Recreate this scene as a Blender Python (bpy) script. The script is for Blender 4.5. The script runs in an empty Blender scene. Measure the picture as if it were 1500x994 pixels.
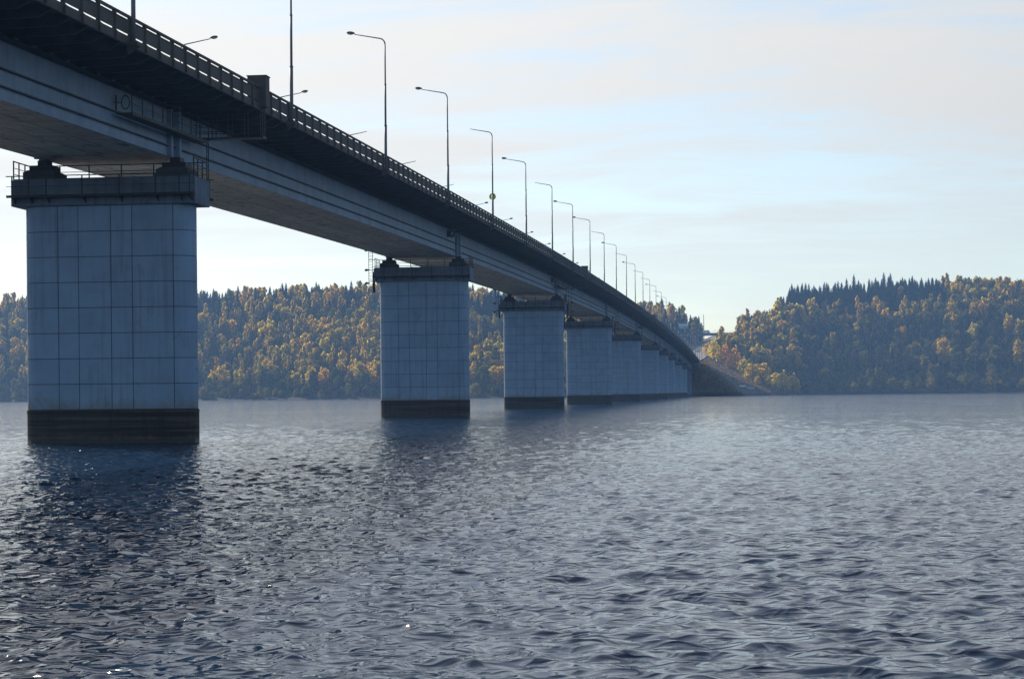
import bpy, bmesh, math, random
import numpy as np
from mathutils import Matrix, Vector, noise as mnoise

random.seed(7)
rng = np.random.default_rng(11)
R = math.radians
sc = bpy.context.scene
COL = sc.collection

# ------------------------------------------------------------------ camera
cam_d = bpy.data.cameras.new("camera")
cam_d.sensor_width = 36.0
cam_d.lens = 72.0
cam_d.shift_y = 0.05197
cam_d.clip_start = 0.1
cam_d.clip_end = 20000
cam = bpy.data.objects.new("camera", cam_d)
COL.objects.link(cam)
CAMH = 3.0
YAW = 0.120193
cam.matrix_world = (Matrix.Translation((0, 0, CAMH)) @ Matrix.Rotation(YAW, 4, 'Z')
                    @ Matrix.Rotation(R(90), 4, 'X') @ Matrix.Rotation(-0.00964, 4, 'Z'))
sc.camera = cam

# ------------------------------------------------------------------ light
SUN_AZ = R(-34.0)      # from +Y towards +X
SUN_EL = R(26.0)
SKY_STRENGTH = 0.10
SUN_STRENGTH = 5.0
sc.view_settings.view_transform = 'Standard'
sc.view_settings.look = 'None'
sc.view_settings.exposure = 0.41
sc.view_settings.gamma = 1.0
sc.view_settings.use_curve_mapping = False
sc.render.engine = 'CYCLES'
sc.cycles.use_denoising = True
sc.cycles.max_bounces = 6
sc.cycles.diffuse_bounces = 3
sc.cycles.glossy_bounces = 3
sc.cycles.transmission_bounces = 4
sc.cycles.transparent_max_bounces = 4
sc.cycles.volume_bounces = 0
sc.cycles.sample_clamp_indirect = 6.0
sc.cycles.caustics_refractive = False

world = bpy.data.worlds.new("World")
sc.world = world
world.use_nodes = True


class NT:
    """tiny helper round a node tree"""
    def __init__(self, tree):
        self.t = tree
        self.t.nodes.clear()

    def n(self, kind, **kw):
        nd = self.t.nodes.new(kind)
        ins = kw.pop('ins', {})
        for k, v in kw.items():
            setattr(nd, k, v)
        for k, v in ins.items():
            self.set(nd.inputs[k], v)
        return nd

    def set(self, sock, v):
        if isinstance(v, bpy.types.NodeSocket):
            self.t.links.new(v, sock)
        else:
            sock.default_value = v

    def math(self, op, a, b=0.0, clamp=False):
        nd = self.n('ShaderNodeMath', operation=op, use_clamp=clamp)
        self.set(nd.inputs[0], a)
        self.set(nd.inputs[1], b)
        return nd.outputs[0]

    def vec(self, op, a, b=(0, 0, 0)):
        nd = self.n('ShaderNodeVectorMath', operation=op)
        self.set(nd.inputs[0], a)
        self.set(nd.inputs[1], b)
        return nd.outputs['Value'] if op in ('LENGTH', 'DOT_PRODUCT') else nd.outputs[0]

    def mix(self, fac, a, b, blend='MIX'):
        nd = self.n('ShaderNodeMix', data_type='RGBA', blend_type=blend)
        self.set(nd.inputs[0], fac)
        self.set(nd.inputs[6], a)
        self.set(nd.inputs[7], b)
        return nd.outputs[2]

    def ramp(self, fac, stops, interp='LINEAR'):
        nd = self.n('ShaderNodeValToRGB')
        nd.color_ramp.interpolation = interp
        el = nd.color_ramp.elements
        while len(el) < len(stops):
            el.new(0.5)
        for e, (p, c) in zip(el, stops):
            e.position = p
            e.color = c if len(c) == 4 else (*c, 1)
        self.set(nd.inputs[0], fac)
        return nd.outputs[0]

    def noise(self, vec, scale, detail=3.0, rough=0.55, dist=0.0):
        nd = self.n('ShaderNodeTexNoise', ins={'Scale': scale, 'Detail': detail, 'Roughness': rough, 'Distortion': dist})
        if vec is not None:
            self.set(nd.inputs['Vector'], vec)
        return nd.outputs['Fac']

    def scale(self, vec, s):
        nd = self.n('ShaderNodeMapping')
        self.set(nd.inputs['Vector'], vec)
        nd.inputs['Scale'].default_value = s
        return nd.outputs[0]


w = NT(world.node_tree)
sky = w.n('ShaderNodeTexSky', sky_type='NISHITA', sun_disc=False, sun_elevation=SUN_EL, sun_rotation=SUN_AZ,
          altitude=120.0, air_density=1.0, dust_density=0.3, ozone_density=2.0)
tc = w.n('ShaderNodeTexCoord').outputs['Generated']
sep = w.n('ShaderNodeSeparateXYZ', ins={0: tc})
zc = w.math('MAXIMUM', sep.outputs[2], 0.0)
den = w.math('ADD', zc, 0.10)
px_ = w.math('DIVIDE', sep.outputs[0], den)
py_ = w.math('DIVIDE', sep.outputs[1], den)
pl = w.n('ShaderNodeCombineXYZ', ins={0: px_, 1: py_, 2: 0.0}).outputs[0]
c1 = w.noise(w.scale(pl, (0.62, 1.15, 1)), 1.0, 6.0, 0.58, 0.9)
c2 = w.noise(w.scale(pl, (1.6, 3.4, 1)), 1.0, 5.0, 0.6, 0.8)
cov = w.math('ADD', w.math('MULTIPLY', c1, 0.62), w.math('MULTIPLY', c2, 0.38))
cov = w.n('ShaderNodeMapRange', interpolation_type='SMOOTHSTEP', ins={0: cov, 1: 0.33, 2: 0.58, 3: 0.18, 4: 0.95}).outputs[0]
# thin cirrus scatters more light on the sun's side of the sky
sd = (math.sin(SUN_AZ) * math.cos(SUN_EL), math.cos(SUN_AZ) * math.cos(SUN_EL), math.sin(SUN_EL))
fw = w.math('MAXIMUM', w.vec('DOT_PRODUCT', tc, sd), 0.0)
fw = w.math('POWER', fw, 2.2)
amt = w.n('ShaderNodeMapRange', ins={0: fw, 1: 0.0, 2: 1.0, 3: 3.6, 4: 8.6}).outputs[0]
cc = w.vec('MULTIPLY', w.n('ShaderNodeCombineXYZ', ins={0: amt, 1: amt, 2: amt}).outputs[0], (1.0, 0.97, 0.91))
thin = w.n('ShaderNodeMapRange', ins={0: fw, 1: 0.0, 2: 0.5, 3: 0.12, 4: 1.0}).outputs[0]
low = w.n('ShaderNodeMapRange', interpolation_type='SMOOTHSTEP', ins={0: zc, 1: 0.02, 2: 0.12, 3: 0.15, 4: 1.0}).outputs[0]
path = w.n('ShaderNodeMapRange', interpolation_type='SMOOTHSTEP', ins={0: zc, 1: 0.18, 2: 0.75, 3: 1.0, 4: 0.5}).outputs[0]
fac = w.math('MULTIPLY', w.math('MULTIPLY', w.math('MULTIPLY', cov, low), thin), path)
skyc = w.mix(fac, sky.outputs[0], cc)
bg = w.n('ShaderNodeBackground', ins={'Color': skyc, 'Strength': SKY_STRENGTH})
w.t.links.new(bg.outputs[0], w.n('ShaderNodeOutputWorld').inputs[0])

sun_d = bpy.data.lights.new("sun", 'SUN')
sun_d.energy = SUN_STRENGTH
sun_d.angle = R(0.5)
sun_d.color = (1.0, 0.90, 0.76)
sun = bpy.data.objects.new("sun", sun_d)
COL.objects.link(sun)
sun.rotation_euler = Vector(sd).to_track_quat('Z', 'Y').to_euler()


# ------------------------------------------------------------------ materials
def new_mat(name):
    m = bpy.data.materials.new(name)
    m.use_nodes = True
    return m, NT(m.node_tree)


def finish(t, shader):
    t.t.links.new(shader, t.n('ShaderNodeOutputMaterial').inputs[0])


def principled(t, col, rough=0.8, spec=0.3, normal=None, metal=0.0):
    p = t.n('ShaderNodeBsdfPrincipled')
    t.set(p.inputs['Base Color'], col)
    t.set(p.inputs['Roughness'], rough)
    t.set(p.inputs['Specular IOR Level'], spec)
    t.set(p.inputs['Metallic'], metal)
    if normal is not None:
        t.set(p.inputs['Normal'], normal)
    return p.outputs[0]


def world_pos(t):
    return t.n('ShaderNodeNewGeometry').outputs['Position']


def weathered(name, base, dark, stain, rough=0.8, streak=0.5, spots=0.4, bump=0.25, scl=1.0, spec=0.3, stain_z=False):
    """painted / concrete surface with mottling, run-off streaks and stains"""
    m, t = new_mat(name)
    p = world_pos(t)
    mott = t.noise(t.scale(p, (0.6 * scl,) * 3), 1.0, 6.0, 0.65)
    fine = t.noise(t.scale(p, (7 * scl,) * 3), 1.0, 4.0, 0.7)
    run = t.noise(t.scale(p, (2.6 * scl, 2.6 * scl, 0.12 * scl)), 1.0, 4.0, 0.65)
    col = t.mix(t.n('ShaderNodeMapRange', ins={0: mott, 1: 0.35, 2: 0.68}).outputs[0], (*base, 1), (*dark, 1))
    sf = t.n('ShaderNodeMapRange', ins={0: run, 1: 0.52, 2: 0.75, 3: 0.0, 4: streak}).outputs[0]
    col = t.mix(sf, col, (*stain, 1))
    pf = t.n('ShaderNodeMapRange', ins={0: fine, 1: 0.58, 2: 0.8, 3: 0.0, 4: spots}).outputs[0]
    col = t.mix(pf, col, (*dark, 1))
    if stain_z:
        # algae and silt left by high water just above the dark foot, and rust run-off under the cap
        z = t.n('ShaderNodeSeparateXYZ', ins={0: p}).outputs[2]
        zz = t.math('ADD', z, t.math('MULTIPLY', mott, -2.2))
        lo = t.n('ShaderNodeMapRange', interpolation_type='SMOOTHSTEP', ins={0: zz, 1: 0.7, 2: 2.0, 3: 0.75, 4: 0.0}).outputs[0]
        col = t.mix(lo, col, (0.21, 0.20, 0.15, 1))
        blot = t.noise(t.scale(p, (0.9, 0.9, 0.45)), 1.0, 3.0, 0.5, 1.0)
        col = t.mix(t.n('ShaderNodeMapRange', ins={0: blot, 1: 0.64, 2: 0.74, 3: 0.0, 4: 0.45}).outputs[0], col, (0.19, 0.185, 0.17, 1))
    isl = t.n('ShaderNodeObjectInfo').outputs['Random']
    var = t.n('ShaderNodeMapRange', ins={0: isl, 1: 0.0, 2: 1.0, 3: 0.94, 4: 1.05}).outputs[0]
    col = t.vec('MULTIPLY', col, t.n('ShaderNodeCombineXYZ', ins={0: var, 1: var, 2: var}).outputs[0])
    b = t.n('ShaderNodeBump', ins={'Strength': bump, 'Distance': 0.03, 'Height': fine})
    finish(t, principled(t, col, rough, spec, b.outputs[0]))
    return m


def plain(name, col, rough=0.6, spec=0.4, var=0.15, metal=0.0):
    m, t = new_mat(name)
    n = t.noise(t.scale(world_pos(t), (1.3, 1.3, 1.3)), 1.0, 4.0, 0.6)
    d = tuple(c * (1 - var * 2) for c in col)
    c = t.mix(n, (*d, 1), (*tuple(min(1, c * (1 + var)) for c in col), 1))
    finish(t, principled(t, c, rough, spec, metal=metal))
    return m


M = {}
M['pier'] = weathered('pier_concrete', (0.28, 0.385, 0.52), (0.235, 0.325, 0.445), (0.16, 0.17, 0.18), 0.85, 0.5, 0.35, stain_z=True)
M['cap'] = weathered('cap_concrete', (0.20, 0.24, 0.31), (0.11, 0.13, 0.17), (0.05, 0.045, 0.04), 0.88, 0.6, 0.5)
M['pedestal'] = weathered('pedestal_concrete', (0.10, 0.10, 0.105), (0.05, 0.05, 0.055), (0.03, 0.025, 0.02), 0.9, 0.5, 0.4)
M['girder'] = weathered('girder_paint', (0.25, 0.33, 0.45), (0.18, 0.245, 0.345), (0.12, 0.11, 0.10), 0.6, 0.42, 0.2, 0.1)
M['rib'] = weathered('rib_paint', (0.10, 0.11, 0.125), (0.06, 0.065, 0.075), (0.05, 0.035, 0.025), 0.6, 0.5, 0.2, 0.1)
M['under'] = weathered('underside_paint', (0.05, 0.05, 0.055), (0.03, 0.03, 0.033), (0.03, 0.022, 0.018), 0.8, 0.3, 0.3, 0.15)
M['rust'] = weathered('rail_paint', (0.085, 0.070, 0.060), (0.055, 0.044, 0.038), (0.11, 0.052, 0.024), 0.75, 0.6, 0.45, 0.2)
M['steel'] = weathered('dark_steel', (0.05, 0.047, 0.047), (0.03, 0.028, 0.028), (0.07, 0.035, 0.02), 0.6, 0.4, 0.3, 0.1)
M['lamp'] = weathered('lamp_grey', (0.16, 0.165, 0.17), (0.11, 0.115, 0.12), (0.09, 0.07, 0.055), 0.5, 0.35, 0.2, 0.05)
M['joint'] = plain('joint_mortar', (0.11, 0.12, 0.14), 0.9, 0.1)


def soffit_mat():
    m, t = new_mat('soffit_paint')
    p = world_pos(t)
    a = t.noise(t.scale(p, (0.25, 0.9, 1)), 1.0, 6.0, 0.7, 0.8)
    b = t.noise(t.scale(p, (1.6, 0.5, 1)), 1.0, 5.0, 0.65, 0.5)
    col = t.mix(t.n('ShaderNodeMapRange', ins={0: a, 1: 0.4, 2: 0.66}).outputs[0], (0.64, 0.54, 0.41, 1), (0.46, 0.385, 0.29, 1))
    col = t.mix(t.n('ShaderNodeMapRange', ins={0: b, 1: 0.52, 2: 0.70, 3: 0, 4: 0.9}).outputs[0], col, (0.17, 0.12, 0.085, 1))
    isl = t.n('ShaderNodeObjectInfo').outputs['Random']
    var = t.n('ShaderNodeMapRange', ins={0: isl, 3: 0.85, 4: 1.12}).outputs[0]
    col = t.vec('MULTIPLY', col, t.n('ShaderNodeCombineXYZ', ins={0: var, 1: var, 2: var}).outputs[0])
    finish(t, principled(t, col, 0.7, 0.3))
    return m


def base_mat():
    m, t = new_mat('tide_stained_concrete')
    p = world_pos(t)
    lay = t.noise(t.scale(p, (0.12, 0.12, 5.0)), 1.0, 4.0, 0.6)
    mott = t.noise(t.scale(p, (1.5, 1.5, 2.5)), 1.0, 5.0, 0.7)
    col = t.ramp(lay, [(0.34, (0.018, 0.014, 0.013)), (0.5, (0.050, 0.037, 0.031)), (0.66, (0.105, 0.080, 0.064))])
    z = t.n('ShaderNodeSeparateXYZ', ins={0: p}).outputs[2]
    rustband = t.n('ShaderNodeMapRange', ins={0: z, 1: 0.25, 2: 0.75, 3: 1.0, 4: 0.0}).outputs[0]
    f = t.math('MULTIPLY', rustband, t.n('ShaderNodeMapRange', ins={0: mott, 1: 0.5, 2: 0.65}).outputs[0])
    col = t.mix(f, col, (0.13, 0.075, 0.035, 1))
    wet = t.n('ShaderNodeMapRange', ins={0: z, 1: 0.12, 2: 0.32, 3: 1.0, 4: 0.0}).outputs[0]
    col = t.mix(wet, col, (0.018, 0.020, 0.018, 1))
    rough = t.n('ShaderNodeMapRange', ins={0: z, 1: 0.1, 2: 0.4, 3: 0.35, 4: 0.85}).outputs[0]
    dr = t.noise(t.scale(p, (3.0, 3.0, 0.25)), 1.0, 4.0, 0.65)
    col = t.mix(t.n('ShaderNodeMapRange', ins={0: dr, 1: 0.48, 2: 0.7, 3: 0.0, 4: 0.7}).outputs[0], col, (0.022, 0.019, 0.018, 1))
    b = t.n('ShaderNodeBump', ins={'Strength': 0.5, 'Distance': 0.05, 'Height': lay})
    finish(t, principled(t, col, rough, 0.35, b.outputs[0]))
    return m


M['soffit'] = soffit_mat()
M['base'] = base_mat()
M['asphalt'] = plain('asphalt', (0.055, 0.055, 0.057), 0.9, 0.2)
M['glass'] = plain('lamp_glass', (0.42, 0.43, 0.42), 0.25, 0.6, 0.05)
M['yellow'] = plain('sign_yellow', (0.60, 0.55, 0.04), 0.5, 0.4, 0.05)
M['black'] = plain('sign_black', (0.03, 0.03, 0.03), 0.6)
M['white'] = plain('white_paint', (0.78, 0.79, 0.80), 0.35, 0.5, 0.04)
M['silver'] = plain('silver_paint', (0.50, 0.52, 0.54), 0.3, 0.5, 0.04)
M['bluepaint'] = plain('billboard_blue', (0.20, 0.36, 0.58), 0.5, 0.4, 0.05)
M['tyre'] = plain('tyre_rubber', (0.03, 0.03, 0.03), 0.85)
M['carglass'] = plain('car_glass', (0.03, 0.035, 0.04), 0.1, 0.6)
M['wood'] = plain('bleached_wood', (0.46, 0.43, 0.40), 0.85, 0.2)
M['shed'] = plain('grey_sheet_roof', (0.30, 0.31, 0.33), 0.7)
M['concrete'] = plain('plain_concrete', (0.30, 0.30, 0.29), 0.9, 0.2)
M['roadfar'] = plain('worn_asphalt', (0.20, 0.20, 0.205), 0.85, 0.25)
M['mark'] = plain('road_paint', (0.72, 0.72, 0.70), 0.7)


def leaf_mat(name, cols, trans=0.5):
    m, t = new_mat(name)
    oi = t.n('ShaderNodeObjectInfo').outputs['Random']
    isl = t.n('ShaderNodeNewGeometry').outputs['Random Per Island']
    n = len(cols)
    c = t.ramp(oi, [((i + 0.5) / n, col) for i, col in enumerate(cols)])
    v = t.n('ShaderNodeMapRange', ins={0: isl, 3: 0.65, 4: 1.3}).outputs[0]
    c = t.vec('MULTIPLY', c, t.n('ShaderNodeCombineXYZ', ins={0: v, 1: v, 2: v}).outputs[0])
    d = t.n('ShaderNodeBsdfDiffuse', ins={'Color': c})
    tr = t.n('ShaderNodeBsdfTranslucent', ins={'Color': c})
    mx = t.n('ShaderNodeMixShader', ins={0: trans, 1: d.outputs[0], 2: tr.outputs[0]})
    finish(t, mx.outputs[0])
    return m


M['gold'] = leaf_mat('golden_leaves', [(0.70, 0.50, 0.05), (0.58, 0.43, 0.05), (0.74, 0.48, 0.04), (0.50, 0.38, 0.06), (0.64, 0.52, 0.07)], 0.66)
M['olive'] = leaf_mat('olive_leaves', [(0.16, 0.17, 0.03), (0.26, 0.22, 0.04), (0.11, 0.13, 0.03), (0.30, 0.22, 0.04)])
M['dull'] = leaf_mat('fading_leaves', [(0.085, 0.070, 0.045), (0.06, 0.06, 0.035), (0.10, 0.07, 0.045), (0.07, 0.075, 0.035)])
M['rusty'] = leaf_mat('dead_grass', [(0.27, 0.18, 0.08), (0.27, 0.18, 0.08)], 0.3)
M['orange'] = leaf_mat('orange_leaves', [(0.70, 0.38, 0.03), (0.64, 0.33, 0.03), (0.62, 0.42, 0.04)], 0.6)
M['lemon'] = leaf_mat('lemon_leaves', [(0.75, 0.58, 0.03), (0.68, 0.52, 0.03)], 0.6)
M['spruce'] = leaf_mat('spruce_needles', [(0.020, 0.036, 0.018), (0.028, 0.045, 0.02), (0.018, 0.030, 0.018)], 0.15)
M['bark'] = plain('dark_bark', (0.075, 0.06, 0.05), 0.95, 0.1)
M['birchbark'] = plain('pale_bark', (0.34, 0.32, 0.29), 0.9, 0.1)


# ------------------------------------------------------------------ mesh helpers
class MB:
    def __init__(self):
        self.v, self.f, self.mi = [], [], []

    def add(self, vs, fs, mi=0):
        o = len(self.v)
        self.v.extend([tuple(p) for p in vs])
        self.f.extend([tuple(i + o for i in f) for f in fs])
        self.mi.extend([mi] * len(fs))
        return self

    def box(self, x0, x1, y0, y1, z0, z1, mi=0, zy=0.0):
        """axis box; zy shears z upward along y (rise at y1)"""
        vs = [(x0, y0, z0), (x1, y0, z0), (x1, y1, z0 + zy), (x0, y1, z0 + zy),
              (x0, y0, z1), (x1, y0, z1), (x1, y1, z1 + zy), (x0, y1, z1 + zy)]
        return self.add(vs, [(0, 3, 2, 1), (4, 5, 6, 7), (0, 1, 5, 4), (1, 2, 6, 5), (2, 3, 7, 6), (3, 0, 4, 7)], mi)

    def tube(self, pts, rads, n=8, mi=0, caps=True):
        pts = [Vector(p) for p in pts]
        if not isinstance(rads, (list, tuple)):
            rads = [rads] * len(pts)
        vs, fs = [], []
        up = None
        for i, p in enumerate(pts):
            d = (pts[min(i + 1, len(pts) - 1)] - pts[max(i - 1, 0)]).normalized()
            if up is None:
                up = Vector((1, 0, 0)) if abs(d.x) < 0.9 else Vector((0, 1, 0))
            a = (up - d * up.dot(d)).normalized()
            up = a
            b = d.cross(a)
            for k in range(n):
                th = 2 * math.pi * k / n
                vs.append(p + (a * math.cos(th) + b * math.sin(th)) * rads[i])
        for i in range(len(pts) - 1):
            for k in range(n):
                k2 = (k + 1) % n
                fs.append((i * n + k, i * n + k2, (i + 1) * n + k2, (i + 1) * n + k))
        if caps:
            fs.append(tuple(range(n - 1, -1, -1)))
            fs.append(tuple((len(pts) - 1) * n + k for k in range(n)))
        return self.add(vs, fs, mi)

    def prism(self, poly, axis, a0, a1, mi=0):
        """poly: list of 2-D points; axis 'y': (x,z) swept in y; 'x': (y,z) swept in x; 'z': (x,y) swept in z"""
        def P(q, a):
            return {'y': (q[0], a, q[1]), 'x': (a, q[0], q[1]), 'z': (q[0], q[1], a)}[axis]
        n = len(poly)
        vs = [P(q, a0) for q in poly] + [P(q, a1) for q in poly]
        fs = [tuple(range(n)), tuple(range(2 * n - 1, n - 1, -1))]
        fs += [(i, i + n, (i + 1) % n + n, (i + 1) % n) for i in range(n)]
        return self.add(vs, fs, mi)

    def mesh(self, name, mats, smooth=False):
        me = bpy.data.meshes.new(name)
        me.from_pydata(self.v, [], self.f)
        mats = mats if isinstance(mats, (list, tuple)) else [mats]
        for m in mats:
            me.materials.append(m)
        if len(mats) > 1:
            me.polygons.foreach_set('material_index', self.mi)
        bm = bmesh.new()
        bm.from_mesh(me)
        bmesh.ops.recalc_face_normals(bm, faces=bm.faces)
        bm.to_mesh(me)
        bm.free()
        if smooth:
            me.polygons.foreach_set('use_smooth', [True] * len(me.polygons))
        me.update()
        return me

    def obj(self, name, mats, parent=None, loc=(0, 0, 0), smooth=False):
        return link(name, self.mesh(name, mats, smooth), parent, loc)


def link(name, data, parent=None, loc=(0, 0, 0), rot=None):
    o = bpy.data.objects.new(name, data)
    COL.objects.link(o)
    o.location = loc
    if rot is not None:
        o.rotation_euler = rot
    if parent is not None:
        o.parent = parent
    return o


def thing(name, label, cat, loc=(0, 0, 0), rz=0.0, group=None):
    o = bpy.data.objects.new(name, None)
    COL.objects.link(o)
    o.empty_display_size = 0.5
    o.location = loc
    o.rotation_euler = (0, 0, rz)
    o['label'] = label
    o['category'] = cat
    if group:
        o['group'] = group
    return o


def tag(o, label, cat, group=None):
    o['label'] = label
    o['category'] = cat
    if group:
        o['group'] = group
    return o


def copy_tree(o, parent=None):
    c = o.copy()
    COL.objects.link(c)
    c.parent = parent
    for ch in o.children:
        copy_tree(ch, c)
    return c


def sstep(a, b, x):
    t = np.clip((np.asarray(x, float) - a) / (b - a), 0, 1)
    return t * t * (3 - 2 * t)


# ------------------------------------------------------------------ bridge profile
BX = -42.0                 # bridge axis
PIER_Y = [129.7, 255.7, 381.7, 507.7, 633.7, 748.0, 825.0, 892.0, 976.0, 1041.0]
Y_START, Y_END = 24.0, 1152.0


def zg(y):
    """height of the girder's lower edge along the bridge (crest curve)"""
    d = y - 540.0
    return 21.85 - (2.0e-5 if d < 0 else 1.8e-5) * d * d


def sl(y):
    return (zg(y + 1) - zg(y - 1)) / 2


# ------------------------------------------------------------------ terrain
def road_x(y):
    return BX + np.clip((np.asarray(y, float) - 1150) / 300.0, 0, 3) ** 1.5 * 17.0


def road_z(y):
    y = np.asarray(y, float)
    b = (y - 1152).clip(0, 330)
    return 18.7 + 0.042 * b + 0.00011 * b * b - 0.02 * (y - 1482).clip(0, 500)


def shore_y(x):
    x = np.asarray(x, float)
    far = np.interp(x, [-900, -500, -300, -170, -110, 40, 110, 200, 500], [1420, 1350, 1250, 1190, 1180, 1265, 1275, 1240, 1240])
    bump = np.exp(-((x - BX - 10) / 42.0) ** 4)
    return far * (1 - bump) + (1140 + np.clip(x - BX, 0, 60) * 1.1) * bump


def vnoise(x, y, s, seed=0.0):
    x = np.asarray(x, float); y = np.asarray(y, float)
    out = np.zeros(np.broadcast(x, y).shape)
    for k, (a, b, ph) in enumerate([(1.0, 0.35, 0.3), (-0.45, 1.1, 1.7), (0.7, -0.8, 4.1), (1.6, 0.9, 2.2), (-1.3, 1.7, 5.3)]):
        out += np.sin((a * x + b * y) / s + ph + seed * (k + 1)) / (1 + 0.5 * k)
    return out / 3.0


def ground(x, y):
    x = np.asarray(x, float); y = np.asarray(y, float)
    s = y - shore_y(x)
    plat = np.interp(x, [-700, -400, -308, -199, -110, -73, -53, -39, -27, -12, 8, 24, 107, 190, 350],
                     [68, 66, 65, 58, 52, 47, 42, 34, 27, 33, 38, 57, 63, 60, 58])
    wide = np.interp(x, [-700, -300, -100, 0, 100, 400], [210, 220, 260, 200, 215, 210])
    q = np.clip((s - 8) / wide, 0, 1)
    hill = plat * (0.45 * q + 0.55 * q * q * (3 - 2 * q))
    hill = hill + 1.6 * sstep(0, 9, s) + 2.2 * vnoise(x, y, 34.0) * sstep(15, 90, s) + 0.5 * vnoise(x, y, 9.0, 2.0) * sstep(4, 30, s)
    hill = hill - 0.01 * np.clip(s - wide - 60, 0, 900)
    h = np.where(s > 0, hill, np.maximum(-6.0, 0.09 * s))
    dx = np.abs(x - road_x(y))
    rz = road_z(y) - 0.35
    side = np.maximum(0.0, dx - 8.0)
    front = np.maximum(0.0, 1158.0 - y)
    emb = rz - side / 2.25 - front / 1.75 + 0.35 * vnoise(x, y, 5.0, 1.0) * (side > 0.5)
    cut = rz + np.maximum(0.0, dx - np.where(x < road_x(y), 16.0, 9.0)) / 2.2
    near = y > 1155
    h = np.where(near, np.minimum(h, cut), h)
    h = np.maximum(h, np.maximum(emb, -6.0))
    return h
# ---- END TERRAIN

# ------------------------------------------------------------------ water
def water_mat():
    m, t = new_mat('river_water')
    geo = t.n('ShaderNodeNewGeometry')
    pos, nrm = geo.outputs['Position'], geo.outputs['Normal']
    far = t.n('ShaderNodeAttribute', attribute_name='far').outputs['Fac']
    gust = t.noise(t.scale(pos, (0.010, 0.022, 0)), 1.0, 3.0, 0.55)
    gust = t.n('ShaderNodeMapRange', ins={0: gust, 1: 0.3, 2: 0.7, 3: 0.55, 4: 1.3}).outputs[0]

    def layer(scales, detail, amp, eps, dist):
        def h(off):
            v = t.vec('ADD', pos, off)
            q = t.noise(t.scale(v, scales), 1.0, detail, 0.55, dist)
            # sharp little crests between broad troughs
            return t.math('MULTIPLY', t.math('ABSOLUTE', t.math('SUBTRACT', q, 0.5)), -1.0)
        h0, hx, hy = h((0, 0, 0)), h((eps, 0, 0)), h((0, eps, 0))
        return (t.math('MULTIPLY', t.math('SUBTRACT', hx, h0), amp / eps),
                t.math('MULTIPLY', t.math('SUBTRACT', hy, h0), amp / eps))
    qx, qy = layer((2.0, 2.7, 0), 0.9, WAT['chop'], 0.03, 0.6)
    rx, ry = layer((7.0, 10.0, 0), 2.0, WAT['ripple'], 0.015, 0.5)
    rx, ry = t.math('ADD', rx, qx), t.math('ADD', ry, qy)
    mx, my = layer((0.30, 0.55, 0), 2.0, WAT['mid'], 0.12, 0.4)
    streak = t.noise(t.scale(pos, (0.42, 0.022, 0)), 1.0, 3.0, 0.6)
    streak = t.n('ShaderNodeMapRange', ins={0: streak, 1: 0.32, 2: 0.68, 3: 0.1, 4: 2.0}).outputs[0]
    lane = t.noise(t.scale(pos, (0.070, 0.0035, 0)), 1.0, 4.0, 0.65)
    lane = t.n('ShaderNodeMapRange', ins={0: lane, 1: 0.34, 2: 0.66, 3: 0.15, 4: 1.7}).outputs[0]
    far = t.math('MULTIPLY', t.math('MULTIPLY', far, streak), lane)
    mx, my = t.math('MULTIPLY', mx, far), t.math('MULTIPLY', my, far)
    sx = t.math('ADD', t.math('MULTIPLY', rx, gust), mx)
    sy = t.math('ADD', t.math('MULTIPLY', ry, gust), my)
    off = t.n('ShaderNodeCombineXYZ', ins={0: t.math('MULTIPLY', sx, -1.0), 1: t.math('MULTIPLY', sy, -1.0), 2: 0.0}).outputs[0]
    n2 = t.vec('NORMALIZE', t.vec('ADD', nrm, off))
    p = t.n('ShaderNodeBsdfPrincipled')
    t.set(p.inputs['Base Color'], (0.004, 0.023, 0.058, 1))
    t.set(p.inputs['Roughness'], 0.08)
    t.set(p.inputs['IOR'], 1.333)
    t.set(p.inputs['Normal'], n2)
    finish(t, p.outputs[0])
    return m


WAT = {'ripple': 0.008, 'chop': 0.15, 'mid': 0.55}


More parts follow.
